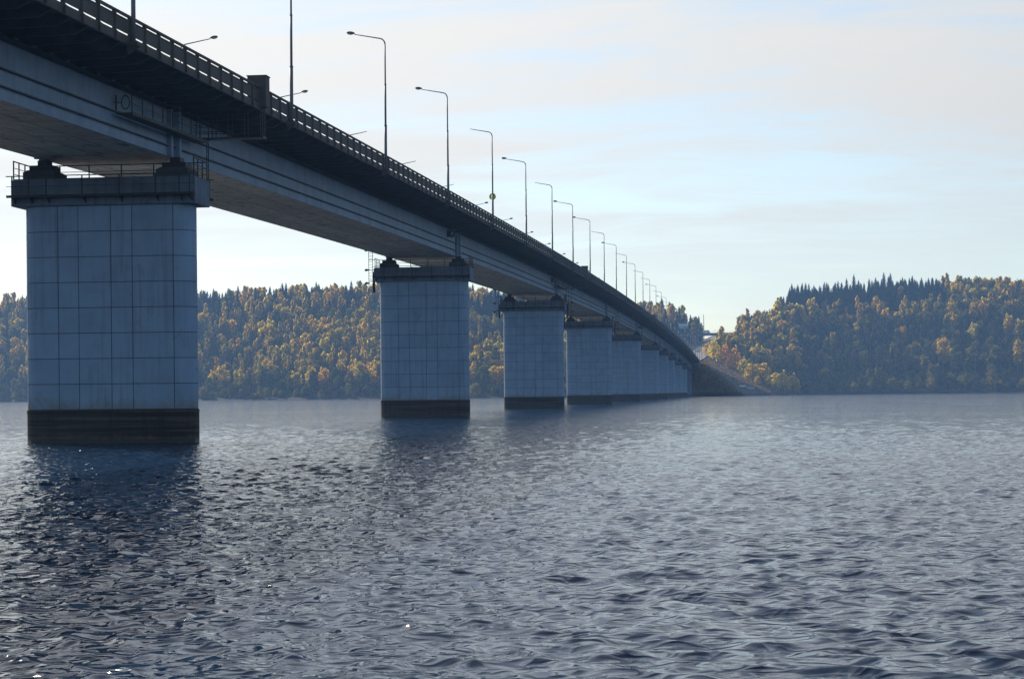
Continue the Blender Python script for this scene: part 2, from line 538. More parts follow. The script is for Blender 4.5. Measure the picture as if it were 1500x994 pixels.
def build_water():
    cen = -YAW
    fine = cen + np.linspace(R(-25), R(25), 760)
    coarse = np.linspace(fine[-1], fine[0] + 2 * math.pi, 60)[1:-1]
    NR = 1080
    ang = np.concatenate([fine, coarse])
    rad = np.concatenate([np.geomspace(9.0, 1000.0, NR), np.geomspace(1000, 1900, 12)[1:]])
    A, RR = np.meshgrid(ang, rad)
    X, Y = RR * np.sin(A), RR * np.cos(A)
    rg = np.random.default_rng(5)
    n = 110
    lam = np.exp(rg.uniform(np.log(0.30), np.log(4.5), n))
    th = R(-100) + rg.normal(0, R(48), n)          # travel direction, roughly towards the near shore
    k = 2 * math.pi / lam
    slope = 0.038 * np.exp(-((np.log(lam) - math.log(0.52)) / 0.80) ** 2 * 0.5)
    amp = slope / k
    ph = rg.uniform(0, 2 * math.pi, n)
    drow = RR * math.log(1000 / 9.0) / (NR - 1)
    drow[NR:] = 60.0
    dsec = np.where(np.arange(len(ang))[None, :] < 760, RR * R(50) / 759, 50.0)
    dl = np.maximum(drow * 0.55, dsec)
    Z = np.zeros_like(X); DX = np.zeros_like(X); DY = np.zeros_like(X)
    for i in range(n):
        fd = np.clip((lam[i] / dl - 1.6) / 1.5, 0, 1)
        ky, kx = k[i] * math.sin(th[i]), k[i] * math.cos(th[i])
        p = kx * X + ky * Y + ph[i]
        s, c = np.sin(p), np.cos(p)
        Z += fd * amp[i] * c
        DX -= fd * amp[i] * 1.55 * s * math.cos(th[i])
        DY -= fd * amp[i] * 1.55 * s * math.sin(th[i])
    far = np.clip((dl * 3.0 - 0.8) / 3.0, 0, 1)
    V = np.stack([X + DX, Y + DY, Z], -1).reshape(-1, 3)
    V = np.concatenate([V, [[0, 0, 0]]])
    nr, na = X.shape
    i0 = (np.arange(nr - 1)[:, None] * na + np.arange(na)[None, :])
    j = (np.arange(na) + 1) % na
    i1 = (np.arange(nr - 1)[:, None] * na + j[None, :])
    F = np.stack([i0, i0 + na, i1 + na, i1], -1).reshape(-1, 4)
    tri = np.stack([np.full(na, nr * na), np.arange(na), j], -1)
    me = bpy.data.meshes.new('water')
    nf = len(F) + len(tri)
    me.vertices.add(len(V))
    me.vertices.foreach_set('co', V.astype(np.float32).ravel())
    loops = np.concatenate([F.ravel(), tri.ravel()]).astype(np.int32)
    me.loops.add(len(loops))
    me.loops.foreach_set('vertex_index', loops)
    me.polygons.add(nf)
    st = np.concatenate([np.arange(len(F)) * 4, len(F) * 4 + np.arange(len(tri)) * 3]).astype(np.int32)
    me.polygons.foreach_set('loop_start', st)
    me.polygons.foreach_set('use_smooth', np.ones(nf, bool))
    me.update(calc_edges=True)
    at = me.attributes.new('far', 'FLOAT', 'POINT')
    at.data.foreach_set('value', np.concatenate([far.ravel(), [0.0]]).astype(np.float32))
    me.materials.append(water_mat())
    o = link('water', me)
    if me.polygons[0].normal.z < 0:
        me.flip_normals()
    o['kind'] = 'structure'
    o['label'] = 'choppy blue grey river water'


build_water()


# ------------------------------------------------------------------ ground
def ground_mat():
    m, t = new_mat('bank_ground')
    p = world_pos(t)
    z = t.n('ShaderNodeSeparateXYZ', ins={0: p}).outputs[2]
    a = t.noise(t.scale(p, (0.05, 0.05, 0.05)), 1.0, 5.0, 0.6)
    b = t.noise(t.scale(p, (0.5, 0.5, 0.5)), 1.0, 5.0, 0.65)
    veg = t.mix(a, (0.11, 0.085, 0.045, 1), (0.17, 0.13, 0.065, 1))
    veg = t.mix(t.n('ShaderNodeMapRange', ins={0: b, 1: 0.4, 2: 0.7}).outputs[0], veg, (0.035, 0.034, 0.018, 1))
    shore = t.mix(b, (0.016, 0.015, 0.014, 1), (0.034, 0.030, 0.027, 1))
    f = t.n('ShaderNodeMapRange', ins={0: t.math('ADD', z, t.math('MULTIPLY', b, 2.0)), 1: 1.8, 2: 3.8}).outputs[0]
    bmp = t.n('ShaderNodeBump', ins={'Strength': 0.8, 'Distance': 0.6, 'Height': b})
    finish(t, principled(t, t.mix(f, shore, veg), 0.95, 0.1, bmp.outputs[0]))
    return m


def grid_object(name, xs, ys, zf, mat):
    X, Y = np.meshgrid(xs, ys)
    Z = zf(X, Y)
    nx, ny = len(xs), len(ys)
    V = np.stack([X, Y, Z], -1).reshape(-1, 3)
    a = (np.arange(ny - 1)[:, None] * nx + np.arange(nx - 1)[None, :]).ravel()
    F = np.stack([a, a + 1, a + nx + 1, a + nx], -1)
    me = bpy.data.meshes.new(name)
    me.vertices.add(len(V)); me.vertices.foreach_set('co', V.astype(np.float32).ravel())
    me.loops.add(F.size); me.loops.foreach_set('vertex_index', F.ravel().astype(np.int32))
    me.polygons.add(len(F)); me.polygons.foreach_set('loop_start', (np.arange(len(F)) * 4).astype(np.int32))
    me.polygons.foreach_set('use_smooth', np.ones(len(F), bool))
    me.update(calc_edges=True)
    me.materials.append(mat)
    o = link(name, me)
    o['kind'] = 'structure'
    return o


xs = np.concatenate([np.arange(-1700, -760, 40.0), np.arange(-760, -130, 6.0), np.arange(-130, 60, 2.0), np.arange(60, 360, 6.0), np.arange(360, 1500, 40.0)])
ys = np.concatenate([np.arange(1100, 1130, 6.0), np.arange(1130, 1330, 2.5), np.arange(1330, 1640, 6.0), np.arange(1640, 2700, 30.0)])
g = grid_object('hillside', xs, ys, ground, ground_mat())
g['label'] = 'wooded river bank rising to a ridge'


def gz(x, y):
    return float(ground(x, y))


# road climbing away from the far end of the bridge
def build_road():
    mb, mk = MB(), MB()
    yy = np.arange(1153.0, 1700.0, 8.0)
    for lo, hi, dz, target in ((-7.2, 7.2, 0.10, mb), (-0.10, 0.10, 0.115, mk), (6.3, 6.5, 0.115, mk), (-6.5, -6.3, 0.115, mk)):
        vs, fs = [], []
        for i, y in enumerate(yy):
            c, z = float(road_x(y)), float(road_z(y)) + dz
            vs += [(c + lo, y, z), (c + hi, y, z)]
            if i:
                fs.append((2 * i - 2, 2 * i - 1, 2 * i + 1, 2 * i))
        target.add(vs, fs)
    o = mb.obj('road', M['roadfar']); o['kind'] = 'structure'
    o = mk.obj('road_marking', M['mark']); o['kind'] = 'structure'


build_road()


# ------------------------------------------------------------------ piers
HALF_W, HALF_T, CR = 5.65, 1.5, 1.35


def outline(off=0.0, seg=5):
    """rounded rectangle, counter-clockwise from the front left corner (front = -y)"""
    w_, t_, r = HALF_W + off, HALF_T + off, CR + off
    pts = []
    for cx, cy, a0 in ((-w_ + r, -t_ + r, 180), (w_ - r, -t_ + r, 270), (w_ - r, t_ - r, 0), (-w_ + r, t_ - r, 90)):
        for k in range(seg + 1):
            a = R(a0 + 90 * k / seg)
            pts.append((cx + r * math.cos(a), cy + r * math.sin(a)))
    return pts


def arc_data():
    pts = outline()
    pts.append(pts[0])
    L = [0.0]
    for a, b in zip(pts, pts[1:]):
        L.append(L[-1] + math.dist(a, b))
    return pts, L


PTS, PL = arc_data()
PER = PL[-1]


def at_len(s):
    s %= PER
    for i in range(len(PL) - 1):
        if PL[i + 1] >= s:
            u = (s - PL[i]) / max(1e-9, PL[i + 1] - PL[i])
            a, b = PTS[i], PTS[i + 1]
            return (a[0] + (b[0] - a[0]) * u, a[1] + (b[1] - a[1]) * u)


def normal_at(s):
    a, b = at_len(s - 0.02), at_len(s + 0.02)
    d = (b[0] - a[0], b[1] - a[1])
    l = math.hypot(*d)
    return (d[1] / l, -d[0] / l)


def s_of_x(x, front=True):
    """perimeter position of a point on the front (or back) face"""
    best = None
    for i in range(2000):
        s = PER * i / 2000
        p = at_len(s)
        if (p[1] < 0) == front:
            d = abs(p[0] - x)
            if best is None or d < best[0]:
                best = (d, s)
    return best[1]


FRONT_X = [-5.32, -3.10, -1.74, 0.42, 1.84, 4.55]
JOINTS = sorted([s_of_x(x) for x in FRONT_X] + [s_of_x(x, False) for x in (-4.9, -2.5, -0.2, 1.5, 3.6)]
                + [s_of_x(5.62) + 0.4, s_of_x(-5.64, False) + 0.3])
ROW_H = 1.645
GAP = 0.024


def block_mb(s0, s1, h):
    n = max(2, int((s1 - s0) / 0.35) + 1)
    straight = abs(normal_at(s0 + 0.05)[1] + 1) < 1e-3 and abs(normal_at(s1 - 0.05)[1] + 1) < 1e-3
    straight = straight or (abs(normal_at(s0 + 0.05)[1] - 1) < 1e-3 and abs(normal_at(s1 - 0.05)[1] - 1) < 1e-3)
    n = 1 if straight else n
    out, inn = [], []
    for i in range(n + 1):
        s = s0 + GAP + (s1 - s0 - 2 * GAP) * i / n
        p, q = at_len(s), normal_at(s)
        out.append(p)
        inn.append((p[0] - q[0] * 0.25, p[1] - q[1] * 0.25))
    mb = MB()
    # slightly chamfered outer edge: the rim sits 12 mm back from the face
    vs, fs = [], []
    for (o, i_) in zip(out, inn):
        vs += [(o[0], o[1], GAP), (o[0], o[1], h - GAP), (i_[0], i_[1], GAP), (i_[0], i_[1], h - GAP)]
    for k in range(n):
        a, b = 4 * k, 4 * k + 4
        fs += [(a, b, b + 1, a + 1), (a + 2, a + 3, b + 3, b + 2), (a + 1, b + 1, b + 3, a + 3), (a, a + 2, b + 2, b)]
    fs += [(0, 1, 3, 2), (4 * n, 4 * n + 2, 4 * n + 3, 4 * n + 1)]
    return mb.add(vs, fs)


SPANS = [(JOINTS[i], JOINTS[(i + 1) % len(JOINTS)] + (PER if i + 1 == len(JOINTS) else 0)) for i in range(len(JOINTS))]
BLOCK_MESH = {}


def block_mesh(i, h):
    key = (i, round(h, 2))
    if key not in BLOCK_MESH:
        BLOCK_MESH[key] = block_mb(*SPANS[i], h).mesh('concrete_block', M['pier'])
    return BLOCK_MESH[key]


POST_X = [-5.82, -4.70, -3.55, -1.15, 1.30, 3.70, 5.25, 5.95]


def build_pier(idx, y, label):
    fine = idx < 4
    rb = random.Random(idx)
    top = zg(y) - 1.40           # top of the cap
    bot = top - 1.72
    t = thing('bridge_pier', label, 'bridge pier', (BX + 0.08, y, 0), 0, 'concrete piers carrying the bridge')
    # tide stained foot
    mb = MB()
    mb.prism(outline(0.035), 'z', -4.0, 2.17)
    mb.prism(outline(0.075), 'z', 1.98, 2.08)
    mb.obj('pier_base', M['base'], t)
    core = MB().prism(outline(-0.055), 'z', 2.17, bot, 0)
    rows = []
    z = 2.18
    while z < bot - 0.05:
        h = min(ROW_H, bot - z)
        if bot - z - h < 0.35:
            h = bot - z
        rows.append((z, h))
        z += h
    if fine:
        shaft = core.obj('shaft', M['joint'], t)
        for z, h in rows:
            for i in range(len(SPANS)):
                o = link('concrete_block', block_mesh(i, h), shaft, (rb.uniform(-.004, .004), rb.uniform(-.016, .012), z))
    else:
        for z, h in rows:
            for i in range(len(SPANS)):
                b = block_mb(*SPANS[i], h)
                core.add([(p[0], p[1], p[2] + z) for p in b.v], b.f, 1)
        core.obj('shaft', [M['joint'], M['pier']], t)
    cap = MB().box(-6.14, 6.14, -1.74, 1.74, bot, top)
    cap.box(-6.00, 6.00, -1.60, 1.60, top, top + 0.07)
    me = cap.mesh('pier_cap', M['cap'])
    co = link('pier_cap', me, t)
    bv = co.modifiers.new('bevel', 'BEVEL'); bv.width = 0.05; bv.segments = 2; bv.limit_method = 'ANGLE'
    gt = zg(y) - 0.02
    for sx in (-4.45, 4.45):
        b = MB().box(sx - 1.05, sx + 1.05, -1.25, 1.25, top + 0.07, top + 0.55)
        b.prism([(sx - 1.05, top + 0.55), (sx + 1.05, top + 0.55), (sx + 0.8, top + 0.68), (sx - 0.8, top + 0.68)], 'y', -1.15, 1.15)
        ped = b.obj('bearing_pedestal', M['pedestal'], t)
        b = MB().box(sx - 0.78, sx + 0.78, -0.8, 0.8, top + 0.68, gt - 0.36)
        b.box(sx - 0.34, sx + 0.34, -0.45, 0.45, gt - 0.36, gt)
        b.box(sx - 0.70, sx + 0.70, -0.7, 0.7, gt - 0.55, gt - 0.40)
        b.obj('bearing', M['steel'], t)
    # walkway ledge with railing half way up the cap, front and back
    def post(mb, x, yy, z0, z1, r=0.035):
        mb.box(x - r, x + r, yy - r, yy + r, z0, z1)
    for sy in (-1, 1):
        wl = MB()
        lz = bot + 0.60
        wl.box(-6.2, 6.2, *sorted((sy * 1.74, sy * 2.38)), lz, lz + 0.05)
        wl.box(-6.2, 6.2, *sorted((sy * 2.34, sy * 2.44)), lz - 0.10, lz + 0.06)
        for x in POST_X:
            wl.prism([(sy * 1.74, lz), (sy * 2.34, lz - 0.01), (sy * 1.74, lz - 0.45)], 'x', x - 0.04, x + 0.04)
        rl = MB()
        for q in (top + 0.16, lz + 0.62):
            rr = 0.03 if q > top else 0.015
            rl.box(-6.22, 6.22, sy * 2.39 - rr, sy * 2.39 + rr, q - rr, q + rr)
        wo = wl.obj('walkway', M['steel'], t)
        if fine:
            ro = rl.obj('railing', M['steel'], t)
            me = MB().box(-0.035, 0.035, -0.035, 0.035, 0, top + 0.16 - lz).mesh('post', M['steel'])
            for x in POST_X:
                link('post', me, ro, (x, sy * 2.39, lz))
        else:
            for x in POST_X:
                post(rl, x, sy * 2.39, lz, top + 0.16)
            rl.obj('railing', M['steel'], t)
    # railing on top of the cap along the back and both ends
    rl = MB()
    hts = (1.22, 0.80, 0.40)
    for q in hts:
        rr = 0.032 if q > 1 else 0.018
        rl.box(-6.0, 6.0, 1.58 - rr, 1.58 + rr, top + q - rr, top + q + rr)
        for sx in (-6.0, 6.0):
            rl.box(sx - rr, sx + rr, -1.55, 1.55, top + q - rr, top + q + rr)
    spots = [(sx, yy) for sx in (-6.0, 6.0) for yy in (-1.58, -0.6, 0.5)] + [(x, 1.6) for x in (-6.0, -4.0, -2.0, 0.2, 2.4, 4.4, 6.0)]
    if fine:
        ro = rl.obj('cap_railing', M['steel'], t)
        me = MB().box(-0.035, 0.035, -0.035, 0.035, 0, 1.24).mesh('post', M['steel'])
        for x, yy in spots:
            link('post', me, ro, (x, yy, top + 0.02))
    else:
        for x, yy in spots:
            post(rl, x, yy, top, top + 1.24)
        rl.obj('cap_railing', M['steel'], t)
    # caged ladder with signal lamps
    if idx in (1, 2, 3):
        for sx, y0 in ((-1, -0.6),) if idx == 1 else ((-1, -0.6), (1, 1.2)):
            st = MB()
            z0, z1 = bot - 1.2, top + 2.6
            for q in (0.35, 0.85):
                st.box(sx * (6.14 + q) - 0.03, sx * (6.14 + q) + 0.03, y0 - 0.03, y0 + 0.03, z0, z1)
            for q in (top - 0.2, bot + 0.2, top + 1.1):
                xa, xb = sorted((sx * 6.12, sx * 6.99))
                st.box(xa, xb, y0 - 0.04, y0 + 0.04, q, q + 0.06)
            st.box(*sorted((sx * 6.2, sx * 6.45)), y0 - 0.15, y0 + 0.15, z0 - 0.1, top - 0.4)
            lo = st.obj('ladder', M['steel'], t)
            me = MB().box(-0.25, 0.25, -0.018, 0.018, -0.018, 0.018).mesh('rung', M['steel'])
            k = z0 + 0.2
            while k < z1:
                link('rung', me, lo, (sx * 6.74, y0, k))
                k += 0.36
            lm = MB().prism([(-0.32, -0.06), (0.25, -0.16), (0.32, 0.02), (0.1, 0.16), (-0.3, 0.06)], 'y', -0.13, 0.13).mesh('signal_lamp', M['steel'])
            for q in (z1 - 0.25, top - 0.15, bot - 0.1):
                link('signal_lamp', lm, lo, (sx * 7.2, y0, q), (0, 0, 0 if sx > 0 else math.pi))
    return t


PIER_LABELS = [
    'massive square-blocked concrete pier nearest the camera with the widest dark waterline band',
    'second concrete pier from the left with a caged ladder hanging left of its cap',
    'third concrete pier, with ladders hanging at both ends of its cap',
    'fourth concrete pier, first of the piers that overlap one another toward the far bank',
    'fifth pier, half hidden behind the right edge of the fourth one',
    'sixth pier, narrow strip of pale concrete seen past the fifth',
    'seventh pier from the left, seen only as a thin slice',
    'eighth pier, thin slice between the seventh pier and the two last ones',
    'next to last pier before the far bank, a sliver a few pixels wide',
    'last bridge pier in the water, right beside the embankment of the far bank']
for i, y in enumerate(PIER_Y):
    build_pier(i, y, PIER_LABELS[i])


# ------------------------------------------------------------------ bridge superstructure
BZ = 18.0
bridge = thing('road_bridge', 'long box girder road bridge crossing the river on a row of piers', 'bridge', (BX, 129.7, BZ))
BO = Vector((BX, 129.7, BZ))


def bl(x, y, z):
    """bridge-local coordinates: x from the axis, y along, z above the girder's lower edge"""
    return (x, y - BO.y, zg(y) + z - BO.z)


def sweep(poly, y0, y1, step=7.0, mb=None, mi=0):
    mb = mb or MB()
    n = len(poly)
    ys_ = np.linspace(y0, y1, max(2, int((y1 - y0) / step) + 1))
    vs, fs = [], []
    for y in ys_:
        vs += [bl(x, y, z) for x, z in poly]
    for i in range(len(ys_) - 1):
        for k in range(n):
            k2 = (k + 1) % n
            fs.append((i * n + k, i * n + k2, (i + 1) * n + k2, (i + 1) * n + k))
    fs.append(tuple(range(n)))
    fs.append(tuple((len(ys_) - 1) * n + k for k in range(n - 1, -1, -1)))
    return mb.add(vs, fs, mi)


def rect(x0, x1, z0, z1):
    return [(x0, z0), (x1, z0), (x1, z1), (x0, z1)]


# box girder core, then its plates
core = sweep(rect(-4.18, 4.18, 0.07, 3.68), Y_START, Y_END).obj('box_girder', M['rib'], bridge)
PANEL = 10.5
y = Y_START
k = 0
while y < Y_END - 1:
    y2 = min(y + PANEL, Y_END)
    for sx in (1, -1):
        wp = sweep(rect(*sorted((sx * 4.18, sx * 4.30)), 0.0, 3.70), y + 0.02, y2 - 0.02, 5.3)
        wp.obj('web_plate', M['girder'], core)
    n = 4 if 90 < y < 420 else 1
    for i in range(n):
        x0 = -4.18 + 8.36 * i / n
        x1 = -4.18 + 8.36 * (i + 1) / n
        g_ = 0.03 if n > 1 else 0.0
        sweep(rect(x0 + g_, x1 - g_, 0.012, 0.07), y + 0.025, y2 - 0.025, 5.3).obj('soffit_plate', M['soffit'], core)
    y = y2
for sx in (1, -1):
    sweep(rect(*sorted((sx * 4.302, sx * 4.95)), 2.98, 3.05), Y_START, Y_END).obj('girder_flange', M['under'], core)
    for z0 in (0.62, 1.52):
        sweep(rect(*sorted((sx * 4.302, sx * 4.52)), z0, z0 + 0.07), Y_START, Y_END).obj('longitudinal_rib', M['rib'], core)
# deck
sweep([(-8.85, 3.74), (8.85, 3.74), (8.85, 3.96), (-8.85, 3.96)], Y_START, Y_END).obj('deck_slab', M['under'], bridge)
sweep(rect(-7.3, 7.3, 3.965, 4.03), Y_START, Y_END).obj('road_surface', M['asphalt'], bridge)
for sx in (1, -1):
    sweep(rect(*sorted((sx * 7.31, sx * 7.6)), 3.965, 4.13), Y_START, Y_END).obj('kerb', M['concrete'], bridge)
    sweep(rect(*sorted((sx * 8.851, sx * 9.0)), 3.52, 3.99), Y_START, Y_END).obj('fascia_beam', M['rust'], bridge)
    sweep(rect(*sorted((sx * 8.86, sx * 9.04)), 5.00, 5.11), Y_START, Y_END).obj('top_rail', M['rust'], bridge)
# web stiffeners over every pier
for y in PIER_Y + [Y_END - 3]:
    for dy in (-1.35, 0.0):
        for sx in (1, -1):
            sweep(rect(*sorted((sx * 4.302, sx * (4.75 if dy == 0 else 4.6))), 0.0, 3.6), y + dy - 0.10, y + dy + 0.30).obj('web_stiffener', M['girder'], core)

# cantilever brackets: plate with flange, deep at the web and tapering up to the edge beam
BAY = 36.9 / 14


def bracket_mb(sx, mb=None, oy=0.0, oz=0.0):
    mb = mb or MB()
    P = [(4.30, 3.735), (8.85, 3.735), (8.85, 3.56), (8.2, 3.20), (4.30, 3.12)]
    mb.prism([(sx * x, z + oz) for x, z in P], 'y', oy - 0.03, oy + 0.03)
    F = [(4.30, 3.12), (8.2, 3.20), (8.85, 3.56), (8.85, 3.52), (8.2, 3.15), (4.30, 3.07)]
    mb.prism([(sx * x, z + oz) for x, z in F], 'y', oy - 0.11, oy + 0.11)
    return mb


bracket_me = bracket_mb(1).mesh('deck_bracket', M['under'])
post_me = MB().box(8.84, 9.06, -0.06, 0.06, 3.58, 5.0).box(9.0, 9.12, -0.13, 0.13, 3.56, 3.95).mesh('guard_rail_post', M['rust'])
panel_me = [MB().box(8.93, 8.965, 0.10, BAY - 0.10, 4.12, 4.86).box(8.90, 9.0, 0.10, BAY - 0.10, 4.80, 4.86).box(8.90, 9.0, 0.10, BAY - 0.10, 4.12, 4.18).mesh('guard_rail_panel', M['rust'])]
rest_post, rest_panel, rest_br, left = MB(), MB(), MB(), MB()
nb = int((Y_END - Y_START) / BAY)
for i in range(nb):
    y = Y_START + i * BAY
    lx, ly, lz = bl(0, y, 0)
    s = sl(y)
    if 80 < y < 330:
        link('guard_rail_post', post_me, bridge, (lx, ly, lz))
        link('guard_rail_panel', panel_me[0], bridge, (lx, ly, lz), (math.atan(s), 0, 0))
        link('deck_bracket', bracket_me, bridge, (lx, ly + 0.5 * BAY, lz + s * 0.5 * BAY))
    else:
        rest_post.box(8.80, 9.10, ly - 0.10, ly + 0.10, lz + 3.58, lz + 5.0)
        rest_panel.box(8.93, 8.965, ly + 0.10, ly + BAY - 0.10, lz + 4.15, lz + 4.83, 0, s * (BAY - 0.2))
        bracket_mb(1, rest_br, ly + 0.5 * BAY, lz + s * 0.5 * BAY)
    left.box(-9.10, -8.80, ly - 0.10, ly + 0.10, lz + 3.58, lz + 5.0)
    left.box(-8.965, -8.93, ly + 0.10, ly + BAY - 0.10, lz + 4.15, lz + 4.83, 0, s * (BAY - 0.2))
    bracket_mb(-1, rest_br, ly + 0.5 * BAY, lz + s * 0.5 * BAY)
for mbx, nm, mt in ((rest_post, 'guard_rail_post', 'rust'), (rest_panel, 'guard_rail_panel', 'rust'), (rest_br, 'deck_bracket', 'under'), (left, 'guard_rail', 'rust')):
    o = mbx.obj(nm, M[mt], bridge)
    o['kind'] = 'stuff'

# rusty access boxes on the parapet, each with hanging ladder, gantry and inspection gallery
for y in (134.6, 393.6, 652.5):
    lx, ly, lz = bl(0, y, 0)
    b = MB().box(8.15, 9.42, ly - 0.52, ly + 0.52, lz + 3.75, lz + 5.78)
    b.box(8.10, 9.47, ly - 0.57, ly + 0.57, lz + 5.78, lz + 5.84)
    ab = b.obj('access_box', M['rust'], bridge)
    h = MB()
    for yy in (-0.40, 0.30):
        h.box(9.10, 9.16, ly + yy - 0.03, ly + yy + 0.03, lz + 1.75, lz + 3.75)
    h.box(9.08, 9.18, ly - 0.43, ly + 0.33, lz + 1.72, lz + 1.80)
    h.obj('hanging_ladder', M['rust'], ab)
    g_ = MB()
    g_.box(4.4, 9.2, ly - 0.5, ly + 0.5, lz + 1.66, lz + 1.74)
    for yy in (-0.5, 0.5):
        for zz in (2.1, 2.55):
            g_.box(4.4, 9.1, ly + yy - 0.02, ly + yy + 0.02, lz + zz, lz + zz + 0.04)
        for xx in (4.6, 5.7, 6.8, 7.9, 9.0):
            g_.box(xx - 0.03, xx + 0.03, ly + yy - 0.03, ly + yy + 0.03, lz + 1.7, lz + 3.72)
    g_.obj('gantry', M['steel'], bridge)
    # gallery along the web
    ga = MB()
    y0, y1 = y - 17.5, y - 0.6
    sweep(rect(4.53, 5.5, 1.36, 1.44), y0, y1, 6, ga)
    sweep(rect(5.44, 5.52, 1.30, 1.50), y0, y1, 6, ga)
    sweep(rect(5.45, 5.50, 2.42, 2.48), y0, y1, 6, ga)
    sweep(rect(5.46, 5.49, 1.95, 1.98), y0, y1, 6, ga)
    for q in np.linspace(y0, y1, 9):
        sweep(rect(5.44, 5.50, 1.4, 2.45), q - 0.03, q + 0.03, 6, ga)
    go = ga.obj('inspection_gallery', M['steel'], bridge)
    dl = MB()
    _, py, pz = bl(0, y - 0.2, 0)
    for q in (0, 0.42):
        dl.box(5.2, 5.26, py + q, py + q + 0.05, pz - 1.0, pz + 1.7)
    for q in np.arange(-0.9, 1.7, 0.35):
        dl.box(5.21, 5.25, py + 0.04, py + 0.42, pz + q, pz + q + 0.03)
    dl.obj('access_ladder', M['steel'], go)


# round ring and bar fixed to the web before the first three piers
def ring(y, z, fat):
    _, ly, lz = bl(0, y, z)
    mb = MB()
    n, m_ = 20, 6
    cx, ra, rz_ = 5.05, 0.25, 0.40
    vs, fs = [], []
    for i in range(n):
        a = 2 * math.pi * i / n
        for j in range(m_):
            b = 2 * math.pi * j / m_
            q = fat * math.cos(b)
            vs.append((cx + (ra + q) * math.cos(a), ly + fat * 1.2 * math.sin(b), lz + (rz_ + q) * math.sin(a)))
    for i in range(n):
        for j in range(m_):
            fs.append((i * m_ + j, ((i + 1) % n) * m_ + j, ((i + 1) % n) * m_ + (j + 1) % m_, i * m_ + (j + 1) % m_))
    mb.add(vs, fs)
    mb.box(4.44, 4.44 + 0.22 * (fat / 0.1), ly - 0.05, ly + 0.05, lz - 0.45, lz + 0.45)
    mb.box(4.3, 4.8, ly - 0.03, ly + 0.03, lz - 0.02, lz + 0.02)
    mb.obj('ring_marker', M['steel'], bridge, smooth=False)


ring(117.2, 2.05, 0.035)
ring(246.5, 2.30, 0.13)
ring(372.0, 2.20, 0.13)

# abutment on the far bank
ab = thing('bridge_abutment', 'dark concrete abutment holding the far end of the bridge on its embankment', 'abutment', (BX, Y_END + 2, 0))
za = zg(Y_END)
MB().box(-9.0, 9.0, -1.4, 3.0, -2.0, za - 0.25).obj('front_wall', M['cap'], ab)
MB().box(-9.3, -8.2, 0.2, 14.0, 2.0, za + 3.3).obj('wing_wall', M['cap'], ab)
MB().box(8.2, 9.3, 0.2, 14.0, 2.0, za + 3.3).obj('wing_wall', M['cap'], ab)
MB().box(-8.2, 8.2, 1.7, 3.0, za - 0.25, za + 3.3).obj('back_wall', M['cap'], ab)
for sx in (-3.4, 3.4):
    MB().box(sx - 1.7, sx + 1.7, -26.0, -23.4, -2.0, za - 0.6).obj('column', M['cap'], ab)


